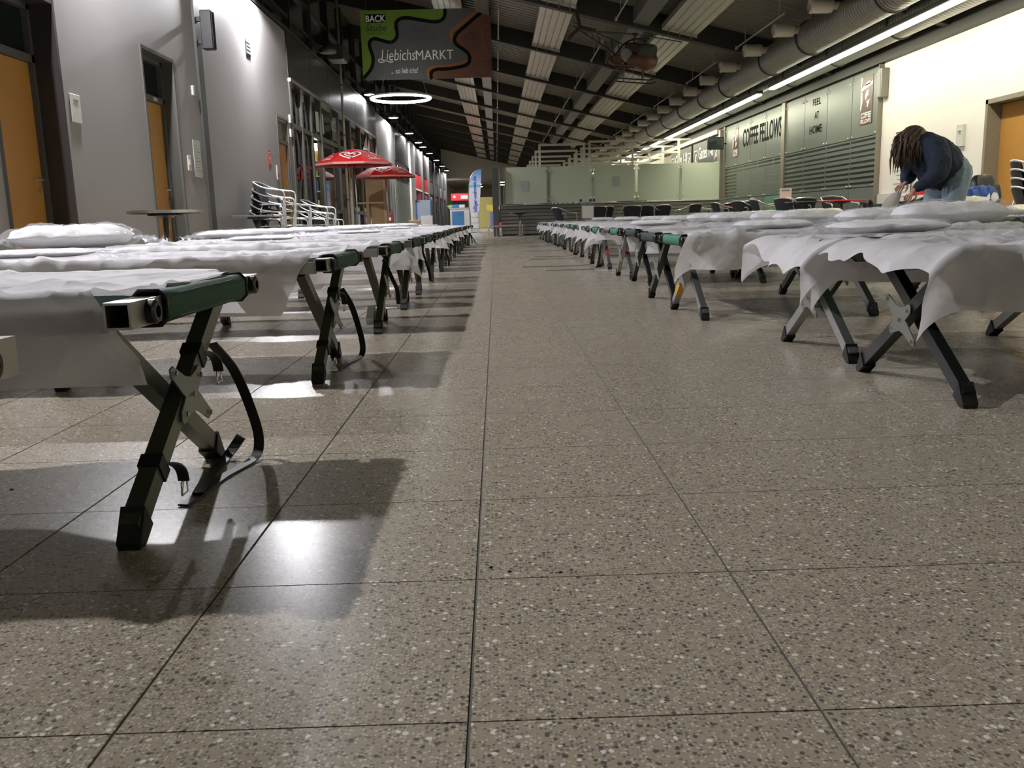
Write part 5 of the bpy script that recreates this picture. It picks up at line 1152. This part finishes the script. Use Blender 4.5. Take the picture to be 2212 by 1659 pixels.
# ================================================================== TRAVEL DESK, FLAG and far things
t = thing('travel_desk', 'white and blue travel desk with a beach picture on its front', 'desk', (-1.62, 41, 0))
MB().bbox(-.48, .42, 0, .6, 0, 1.08, .01).build('desk_body', M_whitep, t); MB().box(-.40, .16, -.008, 0, .12, .98).build('beach_picture', mat('beach_blue', (.04, .17, .36), .4, 0, .6, 2.2), t)
MB().bbox(-.52, .44, -.04, .62, 1.08, 1.13, .008).build('desk_top', M_whitep, t); MB().bbox(-.54, .2, -.02, .05, 1.13, 1.28, .01).build('header_sign', mat('header_blue', (.03, .22, .5), .4), t); MB().prism([(-.62, 1.2), (-.45, 1.13), (-.32, 1.2), (-.45, 1.28)], .02, (0, -.03, 0), (1, 0, 0), (0, 0, 1)).build('green_arrow', mat('arrow_green', (.35, .6, .15), .5), t); MB().box(-.05, .2, -.035, -.021, 1.14, 1.27).build('header_white', M_wprint, t)
t = thing('leaflet_rack', 'white leaflet rack with blue header at the right end of the travel desk', 'rack', (-1.0, 41.1, 0)); MB().bbox(-.18, .22, 0, .3, 0, 1.25, .01).build('rack_body', mat('rack_white', (.55, .58, .65), .45), t); MB().box(-.16, .2, -.01, 0, 1.0, 1.22).build('rack_header', mat('header_blue', (.03, .22, .5), .4), t)
for q in range(3): MB().box(-.15, .19, -.03, 0, .2+.25*q, .4+.25*q).build('leaflet_pocket', M_paper, t)
FYf = 40.0
t = thing('feather_flag', 'tall blue and white feather flag with blue vertical lettering by the desk', 'flag', (-.86, FYf, 0))
fo = [(1016, 460), (1013, 430), (1014, 400), (1017, 384), (1024, 372), (1033, 367), (1040, 366), (1038.5, 400), (1037, 430), (1035, 456)]
P = [at(u, v, Y=FYf) for u, v in fo]
m = MB(); m.prism([(p.x+.86, p.z) for p in P], .012, (0, .006, 0), (1, 0, 0), (0, 0, 1))
def flagmat():
    m_ = mat('flag_print', (.6, .62, .68), .6, 0, 0); nt = m_.node_tree; b = nt.nodes['Principled BSDF']; g = nt.nodes.new('ShaderNodeNewGeometry'); s = nt.nodes.new('ShaderNodeSeparateXYZ'); nt.links.new(g.outputs['Position'], s.inputs[0])
    mr = nt.nodes.new('ShaderNodeMapRange'); mr.inputs['From Min'].default_value = .9; mr.inputs['From Max'].default_value = 2.8; nt.links.new(s.outputs['Z'], mr.inputs['Value'])
    r = nt.nodes.new('ShaderNodeValToRGB'); nt.links.new(mr.outputs[0], r.inputs[0]); nt.links.new(r.outputs[0], b.inputs['Base Color']); e = r.color_ramp.elements
    e[0].color = (.62, .60, .66, 1); e[1].color = (.03, .16, .42, 1)
    for p_, c in ((.55, (.6, .62, .68, 1)), (.60, (.10, .38, .48, 1)), (.66, (.5, .58, .7, 1)), (.8, (.25, .4, .65, 1))): q = e.new(p_); q.color = c
    return m_
m.build('flag_cloth', flagmat(), t)
p0 = at(1033.5, 458, Y=FYf); p1 = at(1026, 381, Y=FYf)
fit_text('lettering', 'billiger-weltweit.de', mat('flag_blue', (.02, .10, .42), .5), t, (p0.x+.86, 0, p0.z), (0, 0, 1), (-1, 0, 0), p1.z-p0.z, .22, 0, .03, -.0); bpy.context.view_layer.update()
for o_ in t.children:
    if o_.name.startswith('lettering'): o_.location.y = -.012
pole = [(at(u, v, Y=FYf).x+.86, .0, at(u, v, Y=FYf).z) for u, v in ((1015, 470), (1012, 430), (1013, 400), (1016, 384), (1023.5, 371.5), (1033, 366), (1040, 365))]
MB().tube([(pole[0][0], 0, .03)]+pole, .016, 8).build('flag_pole', M_steel, t, True); MB().lathe([(0, 0), (.25, 0), (.25, .03), (.03, .05), (.03, .2)], 20, (pole[0][0], 0, 0)).build('flag_base', M_gprint, t, 'auto')
# boxes and boards along the far left
bx = [(-3.3, 36.2, .45, .3, .62, (.33, .24, .14), 'brown cardboard box by the far shutter'), (-2.75, 37.3, .6, .4, .42, (.45, .44, .42), 'pale low box in the heap by the far shops'), (-2.5, 36.2, .5, .35, .22, (.08, .22, .34), 'blue crate in the heap by the far shops'), (-3.0, 38.8, .5, .3, .8, (.4, .39, .36), 'tall pale carton behind the heap by the far shops')]
for x, y, w, d, h, c, lab in bx:
    t = thing('storage_box', lab, 'box', (x, y, 0)); MB().bbox(-w/2, w/2, -d/2, d/2, 0, h, .01).build('box_body', mat('box_%d' % int(y*10+x*100), c, .7), t); MB().box(-w/2, w/2, -.03, .03, h, h+.002).build('tape_strip', M_paper, t)
t = thing('blue_board', 'tall blue-framed grey display board by the far shops', 'board', (-3.25, 40.5, 0)); MB().bbox(-.3, .3, -.02, .02, .05, 1.5, .01).build('board_panel', mat('board_grey', (.25, .30, .36), .5), t); MB().bbox(-.36, -.3, -.03, .03, 0, 1.55, .008).build('board_frame', mat('board_blue', (.03, .08, .25), .5), t); MB().bbox(.3, .36, -.03, .03, 0, 1.55, .008).build('board_frame', MT['board_blue'], t)
t = thing('bank_sign', 'red hanging sign with white marks in the far lobby', 'sign', (-3.1, 77.6, 2.25)); MB().bbox(-.75, .95, 0, .1, 0, .62, .02).build('sign_box', mat('bank_red', (.6, .02, .03), .5, 0, .02, 1, 0, 1, .5, 0, (.6, .02, .03), .25), t); MB().lathe([(0, 0), (.11, 0), (.11, .01), (0, .01)], 14, (-.45, -.012, .34), Matrix.Rotation(pi/2, 4, 'X')).build('sign_mark', M_wprint, t); MB().box(.1, .7, -.006, 0, .15, .45).build('sign_panel', M_wprint, t)
for x in (-.5, .7): MB().tube([(x, .05, .62), (x, .05, 3.9-2.25)], .012, 6).build('sign_hanger', M_dark, t)
t = thing('yellow_screen', 'olive yellow partition panel in the far lobby', 'partition', (-.75, 62, 0)); MB().bbox(-.5, .55, 0, .12, 0, 2.1, .01).build('panel', mat('olive_yellow', (.38, .34, .10), .6), t); MB().bbox(-.55, .6, -.1, .22, 0, .06, .01).build('foot', M_gprint, t)
t = thing('parcel_column', 'slim blue column topped by a yellow bow, far down the hall', 'column', (-.15, 56, 0)); MB().bbox(-.22, .22, -.15, .15, 0, 1.05, .02).build('column_body', mat('column_blue', (.12, .12, .26), .5), t); MB().prism([(-.42, .02), (.1, .02), (.42, -.1), (.36, .45), (.1, .3), (-.42, .36)], .12, (0, .06, 1.05+.08), (1, 0, 0), (0, 0, 1)).build('yellow_bow', mat('bow_yellow', (.55, .38, .04), .5), t)
MB().bbox(-.25, .25, -.16, .16, 1.05, 1.13, .01).build('column_cap', MT['bow_yellow'], t)
t = thing('massage_chair', 'bulky black massage chair with red trim far down the hall', 'chair', (.38, 52, 0)); MB().bbox(-.3, .3, -.3, .35, .1, .45, .06).build('seat', M_black, t); MB().bbox(-.27, .27, .2, .42, .4, 1.15, .08).build('backrest', M_black, t); MB().bbox(-.4, -.28, -.3, .35, 0, .62, .04).build('arm', M_black, t); MB().bbox(.28, .4, -.3, .35, 0, .62, .04).build('arm', M_black, t); MB().bbox(-.25, .25, -.34, -.28, .2, .4, .02).build('red_trim', M_red, t)
t = thing('floor_scrap', 'bit of clear film lying on the floor by a bed leg', 'litter', (1.12, 9.15, 0)); puff(.22, .1, .02, 5, .3, 16, 8).build('film_scrap', M_film, t, True)
for k, (u, v) in enumerate(((1060, 1226), (1588, 916), (1100, 1235), (1210, 1237), (25, 1058), (715, 853), (1820, 767))):
    p = at(u, v, Z=0); tag(MB().add([(-.004, -.003, 0), (.003, -.004, 0), (.005, .002, 0), (-.001, .004, 0), (0, 0, .003)], [(3, 2, 1, 0), (0, 1, 4), (1, 2, 4), (2, 3, 4), (3, 0, 4)]).build('floor_crumb', M_black, None, False, (p.x, p.y, .0002)), 'tiny dark crumb on the terrazzo floor', 'crumb', 'crumbs on the floor')
# ================================================================== PERSON bending over a bed
def skin_obj(name, verts, edges, mt, parent, sub=2, root=0):
    me = bpy.data.meshes.new(name); me.from_pydata([v[0] for v in verts], edges, []); me.update()
    o = bpy.data.objects.new(name, me); COL.objects.link(o)
    o.modifiers.new('s', 'SKIN'); m2 = o.modifiers.new('u', 'SUBSURF'); m2.levels = sub; m2.render_levels = sub
    sv = me.skin_vertices[0].data
    for i, v in enumerate(verts): sv[i].radius = (v[1], v[2] if len(v) > 2 else v[1]); sv[i].use_root = (i == root)
    bpy.context.view_layer.update()
    nm = bpy.data.meshes.new_from_object(o.evaluated_get(bpy.context.evaluated_depsgraph_get())); bpy.data.objects.remove(o); bpy.data.meshes.remove(me)
    nm.name = name
    nm.materials.clear(); nm.materials.append(mt); nm.polygons.foreach_set('use_smooth', [True]*len(nm.polygons))
    return ob(name, nm, parent)
def blob_obj(name, chains, mt, parent, vox=.011, smooth=7, wob=None):
    """one continuous skin round chains of (point, radius[, y-stretch])"""
    mb = MB()
    def ball(p, r, sy):
        n = 12; prof = [(r*sin(pi*i/8), -r*cos(pi*i/8)) for i in range(9)]; prof[0] = (0, -r); prof[-1] = (0, r)
        b = len(mb.v)
        for rr, z in prof:
            for k in range(n): mb.v.append(Vector((p[0]+rr*cos(2*pi*k/n), p[1]+sy*rr*sin(2*pi*k/n), p[2]+z)))
        for i in range(8):
            for k in range(n): q = b+i*n+k; w = b+i*n+(k+1) % n; mb.f.append((q, w, w+n, q+n))
    for ch in chains:
        for (p, r, *s0), (q, r2, *s1) in zip(ch[:-1], ch[1:]):
            p, q = Vector(p), Vector(q); n = max(2, int((q-p).length/(min(r, r2)*.35))+1); a0 = s0[0] if s0 else 1; a1 = s1[0] if s1 else 1
            for i in range(n+1): f = i/n; ball(p.lerp(q, f), r+(r2-r)*f, a0+(a1-a0)*f)
    me = bpy.data.meshes.new(name); me.from_pydata(mb.v, [], mb.f); me.update(); o = bpy.data.objects.new(name, me); COL.objects.link(o)
    rm = o.modifiers.new('r', 'REMESH'); rm.mode = 'VOXEL'; rm.voxel_size = vox
    sm = o.modifiers.new('s', 'SMOOTH'); sm.iterations = smooth; sm.factor = .5
    bpy.context.view_layer.update()
    nm = bpy.data.meshes.new_from_object(o.evaluated_get(bpy.context.evaluated_depsgraph_get())); bpy.data.objects.remove(o); bpy.data.meshes.remove(me)
    nm.name = name; nm.materials.clear(); nm.materials.append(mt)
    if wob:
        for v in nm.vertices: v.co += v.normal*wob(v.co)
    nm.polygons.foreach_set('use_smooth', [True]*len(nm.polygons)); return ob(name, nm, parent)
PY = 8.3
M_skin = mat('skin', (.46, .25, .18), .5, 0, .05, 12); M_jean = mat('light_denim', (.20, .27, .33), .8, 0, .16, 14, .3, 90); M_hood = mat('navy_jersey', (.012, .022, .042), .85, 0, .25, 10, .35, 60); M_hair = mat('brown_hair', (.06, .033, .018), .45, 0, .35, 40, .4, 120)
pe = thing('person', 'person in navy hoodie and light jeans bending over a bed with a paper', 'person', (4.16, PY, 0))
def L(x, y, z): return (x-4.16, y-PY, z)
# body: legs, pelvis, torso, neck, head and arms as one continuous surface
body = blob_obj('body', [
    [(L(4.235, PY, .90), .11, 1.2), (L(4.15, PY, 1.0), .10, 1.3), (L(4.0, PY, 1.13), .10, 1.4), (L(3.945, PY, 1.165), .055), (L(3.895, PY, 1.19), .05), (L(3.868, PY, 1.20), .088), (L(3.825, PY, 1.165), .074), (L(3.80, PY, 1.125), .048)],
    [(L(4.245, PY-.09, .84), .10), (L(4.20, PY-.10, .56), .07), (L(4.235, PY-.10, .32), .058), (L(4.245, PY-.10, .09), .04), (L(4.235, PY-.10, .045), .04), (L(4.13, PY-.11, .032), .03)],
    [(L(4.225, PY+.10, .84), .10), (L(4.14, PY+.12, .56), .07), (L(4.175, PY+.12, .32), .058), (L(4.185, PY+.12, .09), .04), (L(4.175, PY+.12, .045), .04), (L(4.07, PY+.13, .032), .03)],
    [(L(4.0, PY-.12, 1.11), .06), (L(4.0, PY-.20, .96), .048), (L(3.975, PY-.21, .85), .042), (L(3.87, PY-.19, .765), .032), (L(3.812, PY-.175, .722), .025)],
    [(L(3.98, PY+.12, 1.11), .06), (L(3.955, PY+.20, .97), .048), (L(3.93, PY+.20, .88), .042), (L(3.88, PY+.12, .83), .032), (L(3.845, PY+.07, .80), .025)]], M_skin, pe)
# hands: palm and five fingers each, closing on the paper
def hand(c, d, up, nm='hand'):
    c = Vector(c); d = Vector(d).normalized(); up = Vector(up); s = d.cross(up).normalized(); n_ = s.cross(d).normalized()
    V = [(tuple(c-d*.02), .022, .018), (tuple(c+d*.03), .030, .014), (tuple(c+d*.065), .032, .012)]; E = [(0, 1), (1, 2)]
    for k, (o, l) in enumerate(((-.028, .062), (-.009, .072), (.010, .068), (.028, .052))):
        i = len(V); b = c+d*.068+s*o
        V += [(tuple(b), .0085), (tuple(b+d*l*.5-n_*.008), .008), (tuple(b+d*l*.72-n_*.03), .0072), (tuple(b+d*l*.62-n_*.048), .006)]; E += [(2, i), (i, i+1), (i+1, i+2), (i+2, i+3)]
    i = len(V); b = c+d*.012-s*.03
    V += [(tuple(b), .010), (tuple(b+d*.03-s*.022-n_*.012), .009), (tuple(b+d*.058-s*.02-n_*.03), .0075)]; E += [(1, i), (i, i+1), (i+1, i+2)]
    return skin_obj(nm, V, E, M_skin, pe, 2, 0)
hand(L(3.815, PY-.175, .722), (-.6, .05, -.75), (-.5, -.75, .4)); hand(L(3.845, PY+.07, .80), (-.75, -.3, -.55), (0, -.5, .8))
# jeans
blob_obj('jeans', [[(L(4.13, PY, 1.0), .12, 1.25), (L(4.235, PY, .90), .15, 1.2)],
    [(L(4.25, PY-.07, .86), .135), (L(4.225, PY-.10, .68), .108), (L(4.195, PY-.10, .56), .092), (L(4.225, PY-.10, .38), .082), (L(4.245, PY-.10, .13), .066)],
    [(L(4.235, PY+.08, .86), .135), (L(4.165, PY+.12, .68), .108), (L(4.135, PY+.12, .56), .092), (L(4.165, PY+.12, .38), .082), (L(4.185, PY+.12, .13), .066)]], M_jean, pe, .011, 5,
    lambda p: .006*noise.noise(p*22)+.007*abs(noise.noise(Vector((p.x*10, p.y*10, p.z*34)))))
# hoodie with loose hem and sleeves
hd = blob_obj('hoodie', [[(L(3.915, PY, 1.175), .07, 1.2), (L(3.965, PY, 1.125), .13, 1.45), (L(4.06, PY, 1.05), .165, 1.25), (L(4.135, PY, .975), .175, 1.2), (L(4.175, PY, .91), .17, 1.2), (L(4.185, PY, .87), .155, 1.2)],
    [(L(4.13, PY-.02, .86), .12, 1.2), (L(4.04, PY, .86), .10, 1.5), (L(4.0, PY, .98), .12, 1.4)],
    [(L(3.995, PY-.15, 1.09), .105), (L(4.01, PY-.22, .97), .105), (L(3.99, PY-.235, .87), .092), (L(3.92, PY-.205, .795), .064), (L(3.845, PY-.187, .745), .044)],
    [(L(3.975, PY+.15, 1.09), .10), (L(3.96, PY+.215, .98), .092), (L(3.935, PY+.21, .88), .078), (L(3.885, PY+.135, .84), .056), (L(3.858, PY+.09, .815), .042)]], M_hood, pe, .011, 5,
    lambda p: noise.noise(p*9)*.010+abs(noise.noise(p*17+Vector((3, 1, 2))))*.014-abs(noise.noise(p*30))*.006)
# hair: long locks falling over the face
hr = MB(); R = random.Random(3)
cap_c = Vector(L(3.868, PY, 1.205))
rows = []
for i in range(11):
    a = pi*i/10; rows.append([cap_c+Vector((cos(a)*.118-.005, sin(a)*.106*cos(b*2*pi/18), sin(a)*.106*sin(b*2*pi/18))) for b in range(19)])
MB().grid(rows).build('hair_cap', M_hair, pe, True)
for k in range(150):
    a = R.uniform(-1.5, 1.5); ph = R.uniform(-.35, 1.0)
    st = cap_c+Vector((-.10*cos(a)*cos(ph)+R.uniform(-.01, .05), .10*sin(a), .095*sin(ph)))
    ln = R.uniform(.14, .30)*(1 if ph < .6 else 1.1); dx = -.035*cos(a)+R.uniform(-.035, .01)
    p1 = st+Vector((dx-.02, R.uniform(-.01, .01)+.02*sin(a), -.05)); p2 = Vector((st.x+dx*1.2-.015+R.uniform(-.02, .02), st.y*1.0+R.uniform(-.02, .02), st.z-ln*.6)); p3 = p2+Vector((R.uniform(-.02, .025), R.uniform(-.02, .02), -ln*.45))
    hr.tube([st, p1, p2, p3], .01, 5, False, [.008, .012, .010, .002])
hr.build('hair_locks', M_hair, pe, True)
# shoes, face features
for x, y in ((4.245, PY-.10), (4.185, PY+.12)):
    MB().grid([[(x-4.16+xx, y-PY+w*cos(b*pi/8), max(0, h*sin(b*pi/8))) for b in range(9)] for xx, w, h in ((.06, .03, .05), (.04, .042, .09), (-.02, .045, .095), (-.09, .045, .065), (-.16, .04, .045), (-.19, .015, .02))]).build('shoe', M_black, pe, True)
fc = Vector(L(3.79, PY, 1.16))
for s in (-1, 1): MB().lathe([(0, -.010), (.009, -.006), (.011, 0), (.009, .006), (0, .010)], 10, fc+Vector((-.022, s*.032, .0))).build('eye', M_wprint, body, True); MB().lathe([(0, -.03), (.014, -.02), (.018, 0), (.012, .025), (0, .03)], 10, fc+Vector((.07, s*.086, .02))).build('ear', M_skin, body, True)
MB().lathe([(0, -.02), (.012, -.012), (.009, .01), (0, .025)], 10, fc+Vector((-.022, 0, -.03))).build('nose', M_skin, body, True); MB().tube([fc+Vector((-.0, -.024, -.065)), fc+Vector((-.012, 0, -.068)), fc+Vector((.0, .024, -.065))], .006, 6).build('mouth', mat('lips', (.36, .12, .1), .5), body, True)
# paper held
pp = [at(u, v, Y=PY-.13) for u, v in ((1951, 416), (1940, 414), (1926, 418), (1910, 430), (1903, 440), (1897, 462), (1903, 466), (1918, 462), (1937, 450), (1945, 438))]
c = sum(pp, Vector())/len(pp)
m = MB(); k0 = len(pp)
def bend(p): return Vector((p.x-c.x, p.y-c.y+.03*sin((p.x-c.x)*16), p.z-c.z))
a = [bend(p) for p in pp]; b = [p+Vector((0, .0015, 0)) for p in a]
m.v += a+b+[Vector((0, 0, 0)), Vector((0, .0015, 0))]
for i in range(k0): j = (i+1) % k0; m.f += [(i, j, 2*k0), (k0+j, k0+i, 2*k0+1), (i, k0+i, k0+j, j)]
tag(m.build('held_sheet', M_sheet, None, True, c), 'white paper sheet held in the bending person\'s hand', 'paper')
# ================================================================== belongings on the bed behind the person
bz = BZ+.045
def lump(name, label, cat, x, y, z, L_, W_, H_, mt, seed, cr=.3, rz=0., part='fabric', group=None):
    t = thing(name, label, cat, (x, y, z), rz, group); puff(L_, W_, H_, seed, cr, 28, 16).build(part, mt, t, True); return t
M_jack = mat('dark_green_jacket', (.014, .025, .02), .6, 0, .3, 12, .5, 40)
t = lump('dark_jacket', 'dark green padded jacket lying on the bed behind the paper', 'jacket', 4.50, 9.85, bz, .62, .42, .15, M_jack, 3, .35, .1, 'jacket_body'); m = puff(.4, .13, .09, 9, .3, 20, 12); o = m.build('sleeve', M_jack, t, True); o.location = (.1, -.1, .08); o.rotation_euler = (0, -.25, .2)
t = lump('black_bag', 'small black bag at the bed foot beside the dark jacket', 'bag', 4.22, 10.12, bz, .16, .2, .17, M_black, 8, .2, 0, 'bag_body'); MB().tube(smoothpath([(-.05, -.06, .12), (0, -.09, .19), (.05, -.06, .12)], 4), .008, 6).build('carry_strap', M_black, t, True)
lump('white_duvet', 'rumpled white duvet heaped behind the person on the bed', 'duvet', 4.78, 10.1, bz, .45, .4, .20, M_cream, 21, .3, .2, 'duvet_body')
lump('white_pillow', 'big white pillow propped against the blue bag', 'pillow', 5.24, 9.75, bz, .34, .16, .20, M_cream, 25, .10, 0, 'pillow_body')
t = lump('blue_bag', 'bright blue sports bag with white emblems on the bed end', 'bag', 5.42, 10.0, bz, .40, .26, .31, mat('bag_blue', (.012, .06, .26), .55, 0, .15, 9, .3, 40), 27, .12, -.15, 'bag_body')
MB().prism([(0, 0), (.06, 0), (.05, .07)], .004, (.02, -.15, .17), (1, 0, 0), (0, .12, 1)).build('white_triangle', M_wprint, t); MB().prism([(0, 0), (.04, -.02), (.08, .02), (.06, .08), (.02, .085), (0, .05)], .004, (.09, -.145, .16), (1, 0, 0), (0, .14, 1)).build('white_emblem', M_wprint, t); MB().prism([(0, 0), (.03, .015), (.055, .07)], .004, (.12, -.15, .07), (1, 0, 0), (0, .1, 1)).build('white_stroke', M_wprint, t)
t = lump('black_coat', 'black coat heaped behind the blue bag on the bed', 'coat', 5.58, 10.22, bz, .30, .18, .45, M_black, 33, .05, .2, 'coat_body'); m = puff(.14, .12, .3, 39, .05, 14, 10); o = m.build('coat_sleeve', M_black, t, True); o.location = (.12, -.05, .05)
lump('white_pillow', 'flat cream pillow at the wall end of the bed beside the blue bag', 'pillow', 5.85, 9.8, bz, .4, .3, .10, M_cream, 35, .12, 0, 'pillow_body')
